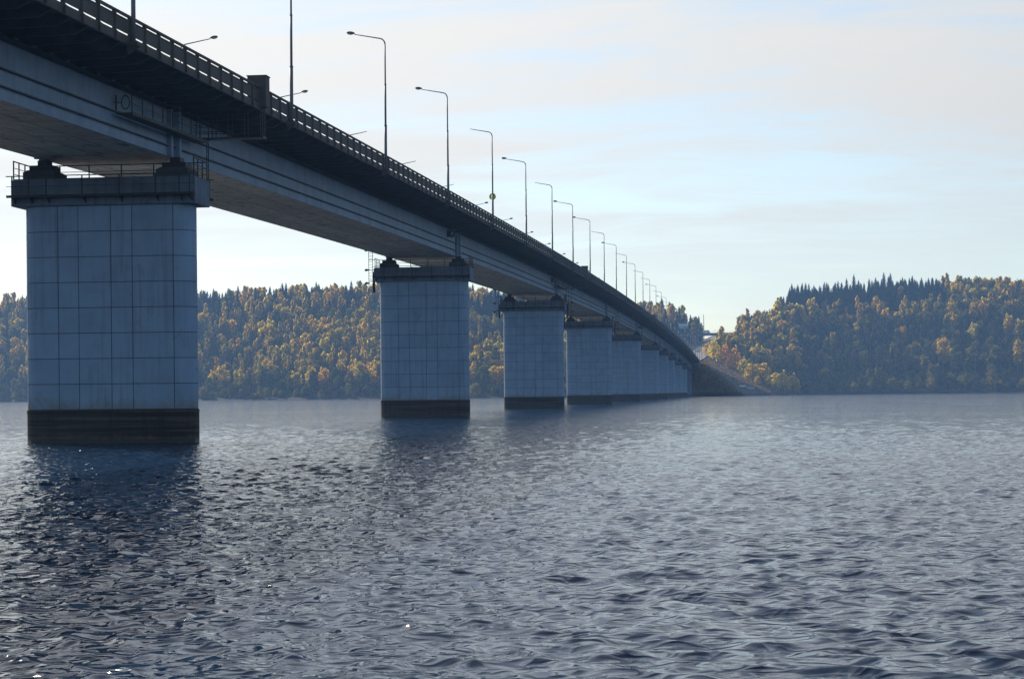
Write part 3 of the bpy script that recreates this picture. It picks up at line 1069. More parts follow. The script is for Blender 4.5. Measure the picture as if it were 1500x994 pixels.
# ------------------------------------------------------------------ street lamps
def lamp_parts(sign):
    """sign: direction of the arm in x. Local origin at the girder's lower edge height, on the deck edge"""
    pole = MB().tube([(0.30 * -sign, 0, 3.6), (0.30 * -sign, 0, 7.55)], [0.13, 0.12], 10)
    pole.tube([(0.30 * -sign, 0, 7.5), (0.30 * -sign, 0, 11.2)], [0.092, 0.088], 10)
    pole.tube([(0.30 * -sign, 0, 11.15), (0.30 * -sign, 0, 14.75)], [0.068, 0.062], 10)
    pole.tube([(0.30 * -sign, 0, 7.48), (0.30 * -sign, 0, 7.58)], [0.135, 0.135], 10)
    pole.tube([(0.30 * -sign, 0, 11.13), (0.30 * -sign, 0, 11.22)], [0.104, 0.104], 10)
    arm = []
    for k in range(7):
        a = R(80) * k / 6
        arm.append(((-0.30 + 0.55 * (1 - math.cos(a))) * sign, 0, 14.72 + 0.55 * math.sin(a)))
    arm.append(((-0.30 + 2.75) * sign, 0, 14.72 + 0.55 + 0.42))
    am = MB().tube(arm, [0.062] * 3 + [0.055] * 4 + [0.038], 8)
    hx, hz = (-0.30 + 2.75) * sign, 15.70
    hd, gl = MB(), MB()
    vs, fs = [], []
    n, m_ = 9, 8
    for i in range(n):
        u = -1 + 2 * i / (n - 1)
        r = max(0.02, math.sqrt(max(0, 1 - u * u))) * 0.17
        for j in range(m_):
            a = 2 * math.pi * j / m_
            zz = r * math.sin(a)
            zz = zz * (1.0 if zz > 0 else 0.45)
            vs.append((hx + sign * (0.33 + 0.40 * u), r * 1.15 * math.cos(a), hz + 0.06 + 0.12 * (0.33 + 0.4 * u) + zz))
    for i in range(n - 1):
        for j in range(m_):
            fs.append((i * m_ + j, i * m_ + (j + 1) % m_, (i + 1) * m_ + (j + 1) % m_, (i + 1) * m_ + j))
    hd.add(vs, fs)
    vs, fs = [], []
    for i in range(7):
        u = -0.8 + 1.6 * i / 6
        r = max(0.02, math.sqrt(max(0, 1 - (u / 0.85) ** 2))) * 0.13
        for j in range(m_):
            a = 2 * math.pi * j / m_
            vs.append((hx + sign * (0.40 + 0.32 * u), r * math.cos(a), hz + 0.0 + 0.12 * (0.4 + 0.32 * u) + 0.7 * r * math.sin(a)))
    for i in range(6):
        for j in range(m_):
            fs.append((i * m_ + j, i * m_ + (j + 1) % m_, (i + 1) * m_ + (j + 1) % m_, (i + 1) * m_ + j))
    gl.add(vs, fs)
    bs = MB().box(*sorted((0.02 * sign, -0.62 * sign)), -0.34, 0.34, 3.42, 3.62)
    bs.prism([(-0.02 * sign, 3.42), (-0.55 * sign, 3.42), (-0.02 * sign, 3.05)], 'y', -0.25, 0.25)
    bs.box(*sorted((-0.14 * sign, -0.46 * sign)), -0.16, 0.16, 3.62, 3.70)
    return {'pole': pole.mesh('pole', M['lamp'], True), 'arm': am.mesh('arm', M['lamp'], True), 'lamp_head': hd.mesh('lamp_head', M['lamp'], True),
            'glass': gl.mesh('lamp_glass', M['glass'], True), 'base_bracket': bs.mesh('base_bracket', M['rust'])}


LP = {-1: lamp_parts(-1), 1: lamp_parts(1)}


def lamp(x, y, sign, head, label, group, tilt=0.0, z=None):
    t = thing('street_lamp', label, 'street lamp', (x, y, zg(y) if z is None else z), 0, group)
    p = LP[sign]
    link('base_bracket', p['base_bracket'], t)
    rot = (random.uniform(-0.004, 0.004), tilt, 0)
    po = link('pole', p['pole'], t, (0, 0, 0), rot)
    a = link('arm', p['arm'], t, (0, 0, 0), rot)
    if head:
        h = link('lamp_head', p['lamp_head'], a)
        link('lamp_glass', p['glass'], h)
    return t


ORD = ['first', 'second', 'third', 'fourth', 'fifth', 'sixth', 'seventh', 'eighth', 'ninth', 'tenth', 'eleventh', 'twelfth',
       'thirteenth', 'fourteenth', 'fifteenth', 'sixteenth', 'seventeenth', 'eighteenth']
NEAR_LBL = {0: 'thick lower stretch of a lamp post cut off by the top left of the picture',
            1: 'lamp post beside the big rusty box on the parapet, its top out of the picture',
            2: 'tall lamp post with curved arm and bulb head, nearest of those seen whole',
            3: 'lamp post with bulb head standing next past the nearest whole one',
            4: 'lamp post without a bulb head, right beside the round yellow sign',
            5: 'lamp post with bulb head standing next past the round yellow sign',
            6: 'bare armed lamp post without bulb head, second past the yellow sign',
            7: 'lamp post with bulb head, third past the yellow sign',
            8: 'lamp post with bulb head over the small dark box on the parapet'}
n_l = 0
yl = 105.2
HEADLESS = {4, 6, 9, 11, 13, 14, 16}
while yl < 1146:
    far = n_l > 17
    lbl = NEAR_LBL.get(n_l) or (f'small distant lamp post, {ORD[n_l]} of the near parapet row counted from the left' if n_l < 18
                                else 'tiny lamp post merging with the far end of the near parapet row')
    lamp(BX + 9.0, yl, -1, n_l not in HEADLESS, lbl, 'street lamps along the near parapet', random.uniform(-0.002, 0.006))
    n_l += 1
    yl += 36.9
LEFT_LBL = {2: 'lamp head on a slanting arm peeking over the parapet at the upper left',
            3: 'lamp head just right of the tall post beside the big rusty box',
            4: 'bare slanting lamp arm over the parapet left of the nearest whole lamp post',
            5: 'bare lamp arm over the parapet between the two nearest whole lamp posts',
            6: 'short bare arm tip just right of the second whole lamp post',
            7: 'lamp head over the parapet left of the round yellow sign',
            8: 'lamp head over the parapet just right of the yellow sign',
            9: 'small lamp head low over the parapet, second right of the yellow sign',
            10: 'small lamp head low over the parapet, third right of the yellow sign',
            11: 'small lamp head low over the parapet, fourth right of the yellow sign'}
for k_ in range(2, 16):
    lbl = LEFT_LBL.get(k_, 'far row lamp almost hidden behind the parapet toward the far bank')
    lamp(BX - 9.0, 105.2 + 36.9 * k_, 1, k_ not in (4, 5, 6), lbl, 'street lamps along the far parapet')

# round yellow sign on a thin post
t = thing('road_sign', 'round yellow sign on a thin post behind the parapet', 'sign', (BX + 8.6, 258.0, zg(258.0) + 4.0))
MB().tube([(0, 0, 0), (0, 0, 3.4)], 0.035, 8).obj('post', M['lamp'], t)
d = MB()
n = 24
d.prism([(0.43 * math.cos(2 * math.pi * i / n), 3.65 + 0.43 * math.sin(2 * math.pi * i / n)) for i in range(n)], 'y', -0.06, -0.03)
dd = d.obj('disc', M['yellow'], t)
b = MB().prism([(-0.27, 3.40), (-0.22, 3.36), (0.27, 3.90), (0.22, 3.94)], 'y', -0.064, -0.06)
b.obj('diagonal_bar', M['black'], dd)
# ---- END BRIDGE


# ------------------------------------------------------------------ trees
def crown_mesh(name, mat, h, rad, base, seed, n_leaf=520, clumps=16, leaf=0.85, shape='oval'):
    """crown of many small leaf faces gathered in clumps on limbs"""
    r = np.random.default_rng(seed)
    cs = []
    for i in range(clumps):
        u = (i + 0.5) / clumps
        z = base + (h - base) * (0.06 + 0.88 * u)
        if shape == 'oval':
            env = math.sin(math.pi * (0.12 + 0.80 * u)) ** 0.8
        elif shape == 'spire':
            env = (1 - u) ** 0.75 * 0.9 + 0.12
        else:
            env = math.sin(math.pi * (0.25 + 0.68 * u)) ** 0.6
        a = i * 2.4 + r.uniform(-0.5, 0.5)
        q = rad * env * r.uniform(0.35, 0.75)
        cs.append((q * math.cos(a), q * math.sin(a), z, rad * (0.30 + 0.22 * r.random()) * (0.55 + 0.45 * env)))
    V, F = [], []
    per = n_leaf // clumps
    for cx, cy, cz, cr in cs:
        for k in range(per):
            d = r.normal(size=3)
            d /= np.linalg.norm(d)
            p = np.array([cx, cy, cz]) + d * cr * r.random() ** 0.45 * np.array([1, 1, 1.15])
            nn = d * 1.0 + r.normal(size=3) * 0.42 + np.array([0, 0, 0.25])
            a = np.cross(nn, r.normal(size=3)); a /= np.linalg.norm(a)
            b = np.cross(nn, a); b /= np.linalg.norm(b)
            s = leaf * r.uniform(0.55, 1.15) * 0.5
            o = len(V)
            V += [tuple(p - a * s - b * s * .6), tuple(p + a * s * .3 - b * s), tuple(p + a * s + b * s * .5), tuple(p - a * s * .4 + b * s)]
            F.append((o, o + 1, o + 2, o + 3))
    me = bpy.data.meshes.new(name)
    me.from_pydata(V, [], F)
    me.materials.append(mat)
    return me, cs


def trunk_mesh(name, mat, h, r0, cs, lean=0.0):
    mb = MB()
    top = h * 0.9
    mb.tube([(0, 0, -0.6), (lean * .2, 0, h * .3), (lean * .6, 0.05, h * .6), (lean, 0, top)], [r0, r0 * .78, r0 * .5, r0 * .12], 6)
    for c in cs[::3]:
        z = max(h * .2, c[2] - 1.2 - 0.4 * math.hypot(c[0], c[1]))
        mb.tube([(lean * z / top, 0, z), (c[0] * .9, c[1] * .9, c[2])], [r0 * .34, r0 * .08], 4, caps=False)
    return mb.mesh(name, mat)


def spruce_mesh(name, mat, h, rad, seed, dead=0.0):
    r = np.random.default_rng(seed)
    V, F = [], []
    z = h * 0.10
    while z < h * 0.985:
        u = z / h
        rr = rad * (1 - u) ** 0.65 * r.uniform(0.8, 1.12) + 0.12
        n = max(6, int(15 * (1 - u) + 5))
        a0 = r.uniform(0, 6.28)
        for k in range(n):
            a = a0 + 2 * math.pi * (k + r.uniform(-.3, .3)) / n
            q = rr * r.uniform(0.6, 1.15)
            wd = 0.20 * q + 0.22
            ca, sa = math.cos(a), math.sin(a)
            droop = q * r.uniform(0.35, 0.75)
            o = len(V)
            V += [(0.05 * ca, 0.05 * sa, z + 0.25), (q * .6 * ca - wd * sa, q * .6 * sa + wd * ca, z - droop * .55),
                  (q * ca, q * sa, z - droop), (q * .6 * ca + wd * sa, q * .6 * sa - wd * ca, z - droop * .55)]
            F.append((o, o + 1, o + 2, o + 3))
        z += h * 0.024 + 0.08
    o = len(V)
    V += [(-.1, 0, h * .95), (.1, 0, h * .95), (0, 0, h * 1.02), (0, -.1, h * .95), (0, .1, h * .95)]
    F += [(o, o + 1, o + 2), (o + 3, o + 4, o + 2)]
    me = bpy.data.meshes.new(name)
    me.from_pydata(V, [], F)
    me.materials.append(mat)
    return me


KINDS = {}


def kind(key, nm, crown, trunk, h, rad):
    KINDS[key] = dict(name=nm, crown=crown, trunk=trunk, h=h, rad=rad)


def decid(key, nm, mat, bark, h, rad, base, seed, **kw):
    cr, cs = crown_mesh('crown', M[mat], h, rad, base, seed, **kw)
    kind(key, nm, cr, trunk_mesh('trunk', M[bark], h, 0.10 + h * .011, cs, random.uniform(-.4, .4)), h, rad)


decid('gold_a', 'birch_tree', 'gold', 'birchbark', 16.5, 3.6, 4.5, 21, n_leaf=640, clumps=18, leaf=1.15)
decid('gold_b', 'birch_tree', 'gold', 'birchbark', 15.0, 4.3, 3.8, 22, n_leaf=720, clumps=20, leaf=1.15, shape='round')
decid('gold_c', 'aspen_tree', 'gold', 'birchbark', 17.5, 2.9, 5.5, 23, n_leaf=560, clumps=16, leaf=1.1, shape='spire')
decid('olive_a', 'aspen_tree', 'olive', 'bark', 14.0, 4.0, 3.0, 24, n_leaf=680, clumps=18, leaf=1.1, shape='round')
decid('olive_b', 'alder_bush', 'olive', 'bark', 6.5, 3.2, 0.6, 25, n_leaf=460, clumps=14, leaf=0.75, shape='round')
decid('dull_a', 'bare_birch_tree', 'dull', 'birchbark', 15.0, 3.2, 4.5, 26, n_leaf=330, clumps=16)
decid('dull_b', 'willow_bush', 'dull', 'bark', 5.0, 2.8, 0.4, 27, n_leaf=420, clumps=12, leaf=0.7, shape='round')
kind('spruce_a', 'spruce_tree', spruce_mesh('crown', M['spruce'], 22, 5.0, 31), MB().tube([(0, 0, -.6), (0, 0, 21)], [.26, .03], 6).mesh('trunk', M['bark']), 22, 4.3)
kind('spruce_b', 'spruce_tree', spruce_mesh('crown', M['spruce'], 19, 4.0, 32), MB().tube([(0, 0, -.6), (0, 0, 18)], [.22, .03], 6).mesh('trunk', M['bark']), 19, 3.3)
KEYS = list(KINDS)


def plant_tree(key, x, y, s, rz, label, cat, group=None, name=None, crown_mat=None, sx=1.0):
    K = KINDS[key]
    t = thing(name or K['name'], label, cat, (x, y, gz(x, y) - 0.15), rz, group)
    t.scale = (s * sx, s * sx, s * (1.12 if sx < .9 else 1.0))
    link('trunk', K['trunk'], t)
    cr = K['crown']
    if crown_mat:
        cr = MATCROWN.setdefault((key, crown_mat), None) or cr.copy()
        if MATCROWN[(key, crown_mat)] is None:
            cr.materials.clear(); cr.materials.append(M[crown_mat])
            MATCROWN[(key, crown_mat)] = cr
    link('crown', cr, t)
    return t


MATCROWN = {}

# single trees and bushes that stand out
SOLO = [
    ('gold_b', 9.7, 1198.8, 0.78, 'lemon', 1.0, 'small bright lemon yellow tree at the water edge right of the bridge end', 'tree', 'aspen_tree'),
    ('olive_b', 14.0, 1236.0, 1.75, 'lemon', 0.95, 'golden round bush beside the lemon yellow tree on the shore', 'bush', 'alder_bush'),
    ('olive_b', 20.0, 1252.0, 1.70, 'gold', 1.0, 'broad golden bush on the shore, right one of the pair by the lemon tree', 'bush', 'alder_bush'),
    ('olive_b', -26.9, 1240.7, 1.72, 'lemon', 0.8, 'yellow bush at the top of the embankment beside the road', 'bush', 'alder_bush'),
    ('olive_b', -20.4, 1238.5, 1.72, 'orange', 0.75, 'orange bush next to the yellow one high on the embankment', 'bush', 'alder_bush'),
    ('olive_b', -14.5, 1235.6, 1.88, 'orange', 0.75, 'bright orange bush half way down the embankment row', 'bush', 'alder_bush'),
    ('olive_b', -9.0, 1214.4, 1.65, 'gold', 0.9, 'brownish gold bush low in the row on the embankment slope', 'bush', 'alder_bush'),
    ('olive_b', -4.0, 1203.0, 1.65, 'gold', 1.0, 'rusty gold bush just above the two parked cars', 'bush', 'alder_bush'),
    ('olive_b', 2.0, 1227.1, 1.88, 'gold', 1.0, 'lowest golden bush of the embankment row, right of the parked cars', 'bush', 'alder_bush'),
    ('olive_b', -31.5, 1262.0, 1.2, 'gold', 1.0, 'golden bush at the road side above the yellow embankment bush', 'bush', 'alder_bush'),
    ('olive_b', -17.5, 1226.0, 1.0, 'orange', 1.0, 'low orange bush in front of the taller orange ones on the embankment', 'bush', 'alder_bush'),
    ('olive_b', -6.5, 1222.0, 1.3, 'olive', 1.0, 'olive bush among the golden ones half way down the embankment', 'bush', 'alder_bush'),
    ('olive_b', -1.0, 1192.0, 0.8, 'orange', 1.0, 'small rusty orange bush directly above the parked cars', 'bush', 'alder_bush'),
    ('olive_b', 6.5, 1216.0, 1.2, 'gold', 1.0, 'golden brown bush between the embankment row and the lemon tree', 'bush', 'alder_bush'),
    ('gold_b', 116.8, 1335.6, 1.50, None, 0.95, 'tall golden birch alone in the dark lower slope of the right hill', 'tree', None),
    ('gold_b', 140.2, 1366.7, 1.15, None, 0.95, 'golden birch high on the right hill, below a bigger golden crown', 'tree', None),
    ('gold_b', 149.6, 1404.1, 1.12, None, 1.0, 'big golden crown high on the right hill above another birch', 'tree', None),
    ('gold_a', 94.7, 1376.3, 1.05, None, 0.9, 'slender golden birch in the middle of the right hill', 'tree', None),
    ('gold_b', 91.4, 1433.3, 0.60, 'orange', 0.9, 'small orange round tree in the middle of the right hill', 'tree', None),
    ('gold_a', 170.2, 1403.5, 1.05, None, 1.0, 'upright golden birch near the right edge, upper one', 'tree', None),
    ('gold_b', 162.8, 1372.4, 1.05, None, 0.85, 'golden birch near the right edge, left one of two side by side', 'tree', None),
    ('gold_b', 169.1, 1363.1, 1.1, None, 0.9, 'golden birch near the right edge, right one of two side by side', 'tree', None),
    ('gold_a', 160.5, 1308.7, 1.2, None, 0.85, 'pale golden birch low on the slope near the right edge', 'tree', None),
    ('gold_a', 100.2, 1475.0, 1.0, None, 0.9, 'golden birch standing before the dark spruce row of the right hill', 'tree', None),
    ('gold_a', -3.0, 1297.5, 0.62, 'olive', 1.1, 'yellow green young birch above the embankment bushes', 'tree', None),
    ('gold_a', 6.1, 1324.8, 0.75, None, 0.9, 'slim golden birch on the slope above the lemon yellow tree', 'tree', None),
    ('gold_a', -312.8, 1334.1, 1.2, None, 1.0, 'left one of three tall golden birches on the left hill between the two nearest piers', 'tree', None),
    ('gold_c', -304.7, 1329.1, 1.15, None, 1.2, 'middle one of three tall golden birches on the left hill between the two nearest piers', 'tree', None),
    ('gold_a', -295.6, 1325.6, 1.2, None, 1.0, 'right one of three tall golden birches on the left hill between the two nearest piers', 'tree', None),
    ('gold_b', -352.3, 1333.9, 0.85, None, 1.0, 'round golden tree low on the left hill right of the nearest pier', 'tree', None),
    ('gold_c', -342.7, 1342.1, 0.7, 'orange', 1.2, 'narrow orange tree low on the left hill right of the nearest pier', 'tree', None),
    ('gold_b', -302.3, 1283.0, 0.5, 'gold', 1.0, 'small golden tree close to the far shore between the two nearest piers', 'tree', None),
]
for kx, x, y, s, cm, sx, lbl, cat, nm in SOLO:
    plant_tree(kx, x, y, s, random.uniform(0, 6.28), lbl, cat, None, nm, cm, sx)


# the woods on both hillsides
def scatter():
    r = np.random.default_rng(77)
    pts = []
    for x0, x1, step in ((-700, -60, 6.6), (-60, 300, 5.6)):
        gx, gy = np.meshgrid(np.arange(x0, x1, step), np.arange(1165, 1760, step))
        gx = gx + r.uniform(-.5, .5, gx.shape) * step
        gy = gy + r.uniform(-.5, .5, gy.shape) * step
        pts.append(np.stack([gx.ravel(), gy.ravel()], -1))
    # a close row of spruces along the crest of the right hill
    gx, gy = np.meshgrid(np.arange(14, 132, 3.6), np.arange(1420, 1540, 3.6))
    gx = gx + r.uniform(-1.6, 1.6, gx.shape)
    gy = gy + r.uniform(-1.6, 1.6, gy.shape)
    nbase = sum(len(q) for q in pts)
    pts.append(np.stack([gx.ravel(), gy.ravel()], -1))
    P = np.concatenate(pts)
    extra = np.arange(len(P)) >= nbase
    x, y = P[:, 0], P[:, 1]
    s = y - shore_y(x)
    z = ground(x, y)
    dxr = np.abs(x - road_x(y))
    wide = np.interp(x, [-700, -300, -100, 0, 100, 400], [210, 220, 260, 200, 215, 210])
    keep = (s > 6) & (dxr > 12.5) & (s < wide + 70)
    keep &= ~((y < 1255) & (np.abs(x - BX) < 52) & (z > 0.5) & (x < 30) & (x > -80) & (dxr < 40))
    keep &= ~((y > 1225) & (y < 1412) & (x < road_x(y)) & (dxr < 34))
    keep &= ~((y > 1290) & (y < 1412) & (x > road_x(y)) & (dxr < 19))
    uu = s / wide
    keep &= ~extra | ((uu > 0.78) & (uu < 1.12))
    keep &= extra | ~((x > 16) & (x < 130) & (uu > 0.78))
    for q in SOLO:
        keep &= (x - q[1]) ** 2 + (y - q[2]) ** 2 > (3.2 * q[3]) ** 2
        # leave the near side of the named trees open
        keep &= ~((np.abs(x - q[1]) < 4.5) & (y < q[2]) & (y > q[2] - 26) & (q[2] > 1300) & (x > 60))
    x, y, s, z, wide = x[keep], y[keep], s[keep], z[keep], wide[keep]
    u = s / wide
    n1 = vnoise(x, y, 30.0, 0.5) * 1.3 + 0.2 * r.normal(size=len(x))
    n2 = vnoise(x, y, 45.0, 3.1) + 0.2 * r.normal(size=len(x))
    kid = np.empty(len(x), int)
    K = {k: i for i, k in enumerate(KEYS)}
    rr = r.random(len(x))
    for i in range(len(x)):
        a, b, q = n1[i], n2[i], rr[i]
        right = x[i] > -25
        if right:
            ridge = u[i] > (0.78 if x[i] < 130 else 0.97)
            if ridge and (16 < x[i] < 132 or a > 0.25):
                k = 'spruce_a' if q < .6 else 'spruce_b'
            elif u[i] > 0.62:
                k = ('gold_a', 'gold_c', 'olive_a', 'gold_b', 'olive_a', 'dull_a')[max(0, min(5, int(q * 6 - 0.8 * a)))] if q > .05 else 'spruce_b'
            elif x[i] < 25 and u[i] > 0.25:
                k = ('olive_a', 'gold_a', 'gold_c', 'dull_a', 'olive_a')[int(q * 5)]
            elif u[i] > 0.42:
                k = 'dull_a' if q < .5 else ('olive_a' if q < .72 else ('gold_a' if q < .8 and a > 0 else 'spruce_b' if q < .93 else 'dull_b'))
            elif u[i] > 0.2:
                k = 'dull_a' if q < .35 else ('olive_b' if q < .5 else ('olive_a' if q < .78 else 'spruce_b' if q < .85 else 'dull_b'))
            else:
                k = 'dull_b' if q < .45 else ('olive_b' if q < .9 else 'olive_a')
        else:
            if u[i] > 0.80:
                k = ('spruce_a' if q < .4 else 'spruce_b') if q < .70 - .3 * b else ('gold_a' if q < .9 else 'olive_a')
            elif u[i] > 0.72:
                k = 'spruce_b' if q < .30 - .5 * b else ('dull_a' if q < .6 else 'gold_c')
            elif u[i] > 0.18:
                if a > -0.12:
                    k = ('gold_a', 'gold_b', 'gold_c', 'gold_a', 'olive_a', 'gold_b', 'dull_a')[int(q * 7)]
                else:
                    k = 'olive_a' if q < .25 else ('dull_a' if q < .52 else ('gold_c' if q < .66 else 'spruce_b'))
            elif u[i] > 0.09:
                k = 'olive_a' if q < .3 else ('gold_b' if q < .5 else ('olive_b' if q < .8 else 'dull_b'))
            else:
                k = 'olive_b' if q < .6 else 'dull_b'
        kid[i] = K[k]
    sc_ = r.uniform(0.72, 1.18, len(x))
    sp = np.array([k.startswith('spruce') for k in KEYS])[kid]
    sc_[sp] *= r.uniform(0.60, 0.92, sp.sum()) * (1.0 + 0.15 * vnoise(x[sp], y[sp], 6.0, 4.0))
    low = u < 0.12
    sc_[low] *= 0.9
    rot = r.uniform(0, 6.283, len(x))
    return x, y, z, kid, sc_, rot, u


tx, ty, tz, tk, ts, trot, tu = scatter()


def visible_rank():
    """how much of each crown shows from the river: nearest first, each hides what stands lower behind it"""
    hh = np.array([KINDS[k]['h'] for k in KEYS])[tk] * ts
    rd = np.array([KINDS[k]['rad'] for k in KEYS])[tk] * ts
    dist = np.hypot(tx, ty)
    az = np.arctan2(tx, ty)
    el_top = np.arctan2(tz + hh - CAMH, dist)
    el_bot = np.arctan2(tz + 0.15 * hh - CAMH, dist)
    B = 5200
    lo, hi = -0.5, 0.3
    cover = np.full(B, -1.0)
    score = np.zeros(len(tx))
    inview = (az > -YAW - 0.262) & (az < -YAW + 0.262)
    for i in np.argsort(dist):
        half = 0.75 * rd[i] / dist[i]
        a = int((az[i] - half - lo) / (hi - lo) * B)
        b = int((az[i] + half - lo) / (hi - lo) * B) + 1
        a, b = max(0, a), min(B, b)
        if a >= b:
            continue
        seg = cover[a:b]
        vis = np.clip(el_top[i] - np.maximum(seg, el_bot[i]), 0, None).mean()
        score[i] = vis * half if inview[i] else 0
        cover[a:b] = np.maximum(seg, el_top[i] - 0.12 * hh[i] / dist[i])
    return score


score = visible_rank()
fam = np.array([0 if k.startswith('gold') else 1 if k in ('olive_a', 'dull_a') else 2 if k.endswith('_b') and not k.startswith('spruce') else 3 for k in KEYS])[tk]
single = np.zeros(len(tx), bool)
for f_ in range(4):
    ids = np.where((fam == f_) & (score > 0))[0]
    ids = ids[np.argsort(-score[ids])][:(290, 190, 170, 250)[f_]]
    single[ids] = True


def where_label(x, u):
    """where a tree stands, told by what is near it in view"""
    zones = [(-520, 'at the left edge'), (-428, 'left of the nearest pier'), (-372, 'just right of the nearest pier'), (-300, 'midway between two nearest piers'),
             (-245, 'just left of the second pier'), (-150, 'between second and third piers'), (-95, 'behind the far half of the bridge'),
             (-25, 'left of the road gap'), (0, 'just right of the road gap'), (32, 'above the shore bushes'), (80, 'on the left part of the right hill'),
             (130, 'on the middle of the right hill'), (168, 'on the right part of the right hill'), (9e9, 'by the right edge')]
    a = next(t for lim, t in zones if x < lim)
    b = ('at the foot' if u < 0.1 else 'low' if u < 0.28 else 'lower middle slope' if u < 0.5 else 'upper middle slope' if u < 0.72
         else 'just under the crest' if u < 0.88 else 'on the crest')
    return a, b


DESC = {'gold_a': ('golden birch', 'birch'), 'gold_b': ('wide golden birch', 'birch'), 'gold_c': ('narrow golden aspen', 'aspen'),
        'olive_a': ('olive leafy tree', 'tree'), 'olive_b': ('olive green bush', 'bush'), 'dull_a': ('half bare birch', 'birch'),
        'dull_b': ('brownish willow bush', 'bush'), 'spruce_a': ('dark broad spruce', 'spruce'), 'spruce_b': ('dark slim spruce', 'spruce')}
for i in np.where(single)[0]:
    kx = KEYS[tk[i]]
    a, b = where_label(tx[i], tu[i])
    d_, c_ = DESC[kx]
    z_ = 'small ' if ts[i] < 0.84 else 'tall ' if ts[i] > 1.05 else ''
    plant_tree(kx, float(tx[i]), float(ty[i]), float(ts[i]), float(trot[i]), f'{z_}{d_} {b} {a}', c_, f'{z_}{d_} group {b} {a}', None, None, 1.0)


def forest_rest():
    """everything deeper in the wood: one object that repeats the same tree meshes"""
    ids = np.where(~single)[0]
    lib = bpy.data.collections.new('tree_kinds')
    for i, k in enumerate(KEYS):
        K = KINDS[k]
        bm = bmesh.new()
        bm.from_mesh(K['trunk'])
        me = bpy.data.meshes.new(f'tree_kind_{i}')
        bm.to_mesh(me)
        nt = len(me.polygons)
        bm.from_mesh(K['crown'])
        bm.to_mesh(me)
        bm.free()
        me.materials.append(K['trunk'].materials[0])
        me.materials.append(K['crown'].materials[0])
        mi = np.ones(len(me.polygons), np.int32)
        mi[:nt] = 0
        me.polygons.foreach_set('material_index', mi)
        lib.objects.link(bpy.data.objects.new(f'kind_{i}', me))
    me = bpy.data.meshes.new('forest')
    me.vertices.add(len(ids))
    me.vertices.foreach_set('co', np.stack([tx[ids], ty[ids], tz[ids] - 0.15], -1).astype(np.float32).ravel())
    for nm, ty_, arr in (('tree_kind', 'INT', tk[ids].astype(np.int32)), ('tree_turn', 'FLOAT', trot[ids].astype(np.float32))):
        at = me.attributes.new(nm, ty_, 'POINT')
        at.data.foreach_set('value', arr)
    sp = np.array([k.startswith('spruce') for k in KEYS])[tk[ids]]
    sv = np.stack([ts[ids] * np.where(sp, 1.0, .95)] * 2 + [ts[ids] * np.where(sp, 1.0, 1.12)], -1)
    at = me.attributes.new('tree_scale', 'FLOAT_VECTOR', 'POINT')
    at.data.foreach_set('vector', sv.astype(np.float32).ravel())
    o = link('forest', me)
    o['kind'] = 'stuff'
    o['label'] = 'mass of autumn trees behind the ones that can be told apart'
    ng = bpy.data.node_groups.new('forest', 'GeometryNodeTree')
    ng.interface.new_socket('Geometry', in_out='INPUT', socket_type='NodeSocketGeometry')
    ng.interface.new_socket('Geometry', in_out='OUTPUT', socket_type='NodeSocketGeometry')
    N, L = ng.nodes, ng.links
    gi, go = N.new('NodeGroupInput'), N.new('NodeGroupOutput')
    ci = N.new('GeometryNodeCollectionInfo')
    ci.inputs['Collection'].default_value = lib
    ci.inputs['Separate Children'].default_value = True
    ci.inputs['Reset Children'].default_value = True
    ip = N.new('GeometryNodeInstanceOnPoints')
    ip.inputs['Pick Instance'].default_value = True

    def attr(nm, dt):
        a = N.new('GeometryNodeInputNamedAttribute')
        a.data_type = dt
        a.inputs['Name'].default_value = nm
        return a.outputs['Attribute']
    cx = N.new('ShaderNodeCombineXYZ')
    L.new(attr('tree_turn', 'FLOAT'), cx.inputs[2])
    L.new(gi.outputs[0], ip.inputs['Points'])
    L.new(ci.outputs[0], ip.inputs['Instance'])
    L.new(attr('tree_kind', 'INT'), ip.inputs['Instance Index'])
    L.new(cx.outputs[0], ip.inputs['Rotation'])
    L.new(attr('tree_scale', 'FLOAT_VECTOR'), ip.inputs['Scale'])
    L.new(ip.outputs[0], go.inputs[0])
    md = o.modifiers.new('forest', 'NODES')
    md.node_group = ng


forest_rest()


def undergrowth():
    """low scrub and dead grass on the embankment and along the shore"""
    r = np.random.default_rng(3)
    V, F = [], []
    def tuft(x, y, h, wd):
        z = gz(x, y) - 0.1
        for k in range(5):
            a = r.uniform(0, 6.28)
            dx, dy = math.cos(a) * wd, math.sin(a) * wd
            o = len(V)
            lx, ly = r.uniform(-.4, .4, 2) * h
            V.extend([(x - dx, y - dy, z), (x + dx, y + dy, z), (x + dx * .5 + lx, y + dy * .5 + ly, z + h * r.uniform(.6, 1.1))])
            F.append((o, o + 1, o + 2))
    for _ in range(5200):
        x, y = r.uniform(-75, 25), r.uniform(1138, 1250)
        if gz(x, y) > 1.3 and abs(x - float(road_x(y))) > 9:
            tuft(x, y, r.uniform(.5, 1.6), r.uniform(.3, .9))
    for _ in range(2600):
        x = r.uniform(-560, 260)
        y = float(shore_y(x)) + r.uniform(8, 18)
        if gz(x, y) > 0.8:
            tuft(x, y, r.uniform(.4, 1.5), r.uniform(.4, 1.2))
    me = bpy.data.meshes.new('scrub')
    me.from_pydata(V, [], F)
    me.materials.append(M['rusty'])
    o = link('scrub', me)
    o['kind'] = 'stuff'
    o['label'] = 'dead grass and low scrub on the banks'


undergrowth()


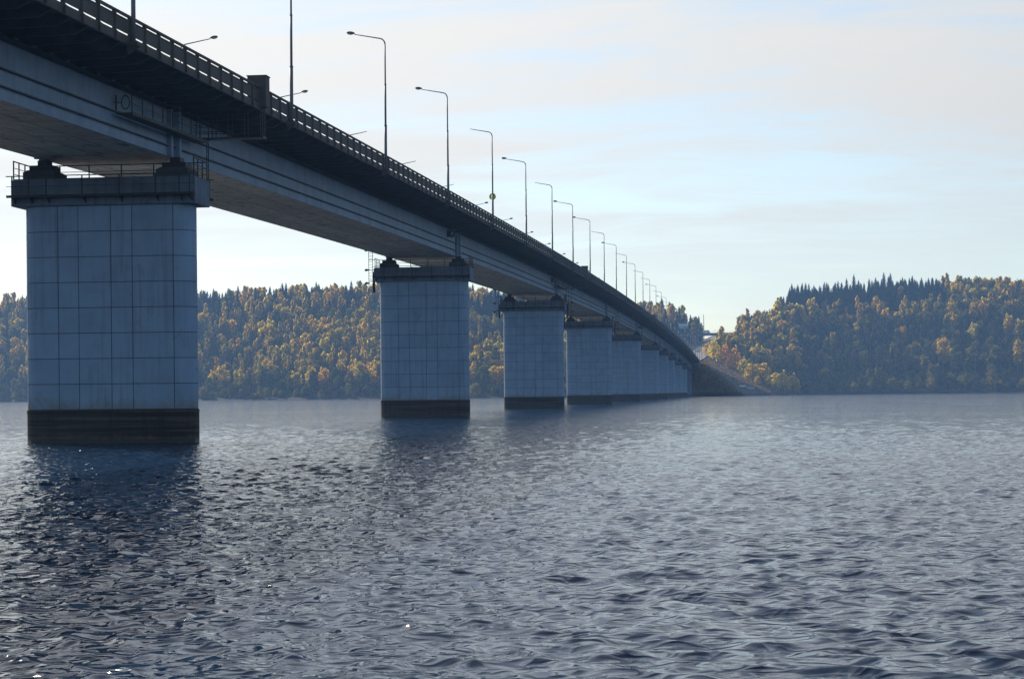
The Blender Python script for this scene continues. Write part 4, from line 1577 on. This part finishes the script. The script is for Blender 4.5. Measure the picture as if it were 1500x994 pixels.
# ------------------------------------------------------------------ things on the far bank
def car(x, y, rz, paint, label, group, van=False, z=None):
    t = thing('parked_car' if not van else 'van', label, 'car' if not van else 'van', (x, y, gz(x, y) if z is None else z), rz, group)
    h = 2.2 if van else 1.45
    if van:
        prof = [(-2.5, .4), (2.5, .4), (2.5, 1.0), (2.1, 1.25), (1.6, h), (-2.45, h)]
        win = [(1.62, 1.95), (2.08, 1.25), (1.1, 1.25), (1.1, 1.95)]
    else:
        prof = [(-2.1, .35), (2.1, .35), (2.15, .75), (1.2, .95), (.55, h), (-1.1, h), (-1.75, .98), (-2.15, .9)]
        win = [(.50, h - .08), (1.05, .97), (-1.6, .97), (-1.05, h - .08)]
    b = MB().prism([(p[0], p[1]) for p in prof], 'y', -.85, .85).mesh('body', M[paint])
    bo = link('body', b, t)
    bv = bo.modifiers.new('bevel', 'BEVEL'); bv.width = .08; bv.segments = 2
    w_ = MB()
    for s in (-1, 1):
        w_.prism(win, 'y', *sorted((s * .85, s * .865)))
    w_.obj('window', M['carglass'], bo)
    wm = MB().tube([(0, -.1, 0), (0, .1, 0)], .32, 12).mesh('wheel', M['tyre'])
    for cx in (-1.3, 1.3):
        for cy in (-.78, .78):
            link('wheel', wm, t, (cx, cy, .32))
    for s in (-.6, .6):
        MB().box(prof[1][0] + 0.02, prof[1][0] + .07, s - .15, s + .15, .55, .70).obj('headlight', M['glass'], t)
    return t


car(-9.2, 1153.5, 0.3, 'white', 'white car parked on the shore right of the bridge end, left one of the pair', 'cars parked on the far shore')
car(-5.0, 1154.5, 0.2, 'silver', 'silver car parked on the shore right of the bridge end, right one of the pair', 'cars parked on the far shore')


def on_road(y, off):
    return float(road_x(y)) + off, float(road_z(y)) + .1


for y, off, p, lbl in ((1272, -3.4, 'white', 'white car driving down the road just past the bridge end'),
                       (1310, -3.6, 'silver', 'silver car on the road climbing behind the bridge end'),
                       (1372, -2.8, 'white', 'white car high on the road near the overpass')):
    x, z = on_road(y, off)
    o = car(x, y, -math.pi / 2, p, lbl, 'cars on the far road', False, z)
    o.name = 'car'

# overpass across the road cutting
OY, OZ = 1402.0, 40.6
ov = thing('overpass_bridge', 'dark overpass crossing above the road in the gap between the hills', 'overpass', (float(road_x(OY)), OY, float(road_z(OY))))
oz = OZ - float(road_z(OY))
MB().box(-52, 36, -4, 4, oz, oz + 1.5).obj('deck', M['cap'], ov)
MB().box(-52, 36, -4.3, -4.02, oz + 0.9, oz + 1.7).obj('parapet', M['steel'], ov)
rl = MB()
rl.box(-52, 36, -4.25, -4.15, oz + 2.6, oz + 2.7)
for i in range(45):
    rl.box(-52 + 2 * i, -51.9 + 2 * i, -4.25, -4.15, oz + 1.7, oz + 2.6)
rl.obj('railing', M['silver'], ov)
for sx in (-14, 12):
    MB().box(sx - .7, sx + .7, -3.2, 3.2, -1.0, oz).obj('column', M['cap'], ov)
car(float(road_x(OY)) - 6.5, OY, 0.0, 'white', 'white van crossing the overpass above the road', None, True, OZ + 1.5)

# billboard
bx_, by_ = -51.0, 1388.0
b = thing('billboard', 'pale blue and white billboard standing left of the overpass', 'billboard', (bx_, by_, gz(bx_, by_)))
top_z = 48.5 - gz(bx_, by_)
for sx in (-1.6, 1.6):
    MB().tube([(sx, 0, -.5), (sx, 0, top_z)], .16, 8).obj('post', M['lamp'], b)
MB().box(-3.0, 3.0, -.35, -.20, top_z - 3.4, top_z).obj('panel', M['bluepaint'], b)
MB().box(-2.8, 2.8, -.40, -.355, top_z - 1.5, top_z - .3).obj('panel_stripe', M['white'], b)

# lamps along the road beyond the bridge
for i in range(6):
    y = 1185 + 37 * i
    for s in (-1, 1):
        x = float(road_x(y)) + s * 8.3
        lamp(x, y, -s, i % 2 == 0, 'thin lamp post beside the road climbing beyond the bridge', 'lamp posts along the far road', 0, float(road_z(y)) - 3.6)

# shed, mast, marker post, driftwood
sh = thing('shed', 'small grey shed roof among the bushes above the embankment', 'shed', (-22.9, 1294.1, gz(-22.9, 1294.1)), 0.3)
MB().box(-2.0, 2.0, -1.5, 1.5, -.5, 2.2).obj('wall', M['shed'], sh)
MB().prism([(-2.4, 2.2), (2.4, 2.2), (0, 3.1)], 'y', -1.8, 1.8).obj('roof', M['shed'], sh)
px2, py2 = -41.0, 1540.0
ms = thing('radio_mast', 'thin lattice mast on the skyline left of the road gap', 'mast', (px2, py2, gz(px2, py2)))
mh = 60 - gz(px2, py2)
mm = MB()
for a in range(3):
    q = 2 * math.pi * a / 3
    mm.tube([(.8 * math.cos(q), .8 * math.sin(q), -.5), (.15 * math.cos(q), .15 * math.sin(q), mh)], .09, 5)
for k in range(12):
    z = mh * k / 12
    r_ = .8 - .65 * k / 12
    for a in range(3):
        q, q2 = 2 * math.pi * a / 3, 2 * math.pi * (a + 1) / 3
        mm.tube([(r_ * math.cos(q), r_ * math.sin(q), z), (r_ * math.cos(q2), r_ * math.sin(q2), z + mh / 12)], .05, 4, caps=False)
mm.obj('lattice', M['steel'], ms)
mp = thing('marker_post', 'small white navigation marker on the shore under the right hill', 'marker', (93.4, 1292.0, gz(93.4, 1292.0)))
MB().tube([(0, 0, -.3), (0, 0, 3.2)], .09, 8).obj('post', M['white'], mp)
MB().box(-.45, .45, -.06, .06, 1.8, 3.3).obj('board', M['white'], mp)
rr_ = random.Random(9)
DW = []
for i in range(9):
    x = rr_.uniform(-14, 30)
    y = float(shore_y(x)) + rr_.uniform(4, 14)
    l = rr_.uniform(1.5, 3.8)
    mb = MB()
    mb.tube([(-l, 0, .2), (-l * .2, .1, .32), (l, -.1, .25)], [.22, .18, .10], 7)
    mb.tube([(l * .2, 0, .3), (l * .5, .5, .7)], [.08, .03], 5)
    o = mb.obj('driftwood_log', M['wood'], None, (x, y, gz(x, y)))
    o.rotation_euler = (0, 0, rr_.uniform(-.5, .5))
    tag(o, 'bleached driftwood log on the dark shore right of the bridge end', 'driftwood', 'driftwood logs on the far shore')


# ------------------------------------------------------------------ air
def build_haze():
    m, t = new_mat('river_haze')
    v = t.n('ShaderNodeVolumePrincipled')
    t.set(v.inputs['Color'], (0.30, 0.55, 1.0, 1))
    t.set(v.inputs['Density'], HAZE)
    t.set(v.inputs['Anisotropy'], 0.1)
    t.t.links.new(v.outputs[0], t.n('ShaderNodeOutputMaterial').inputs['Volume'])
    o = MB().box(-2000, 2000, -2000, 2800, -7.2, 125.0).obj('haze', m)
    o['kind'] = 'stuff'
    o['label'] = 'thin blue autumn haze over the river'


HAZE = 0.00018
build_haze()
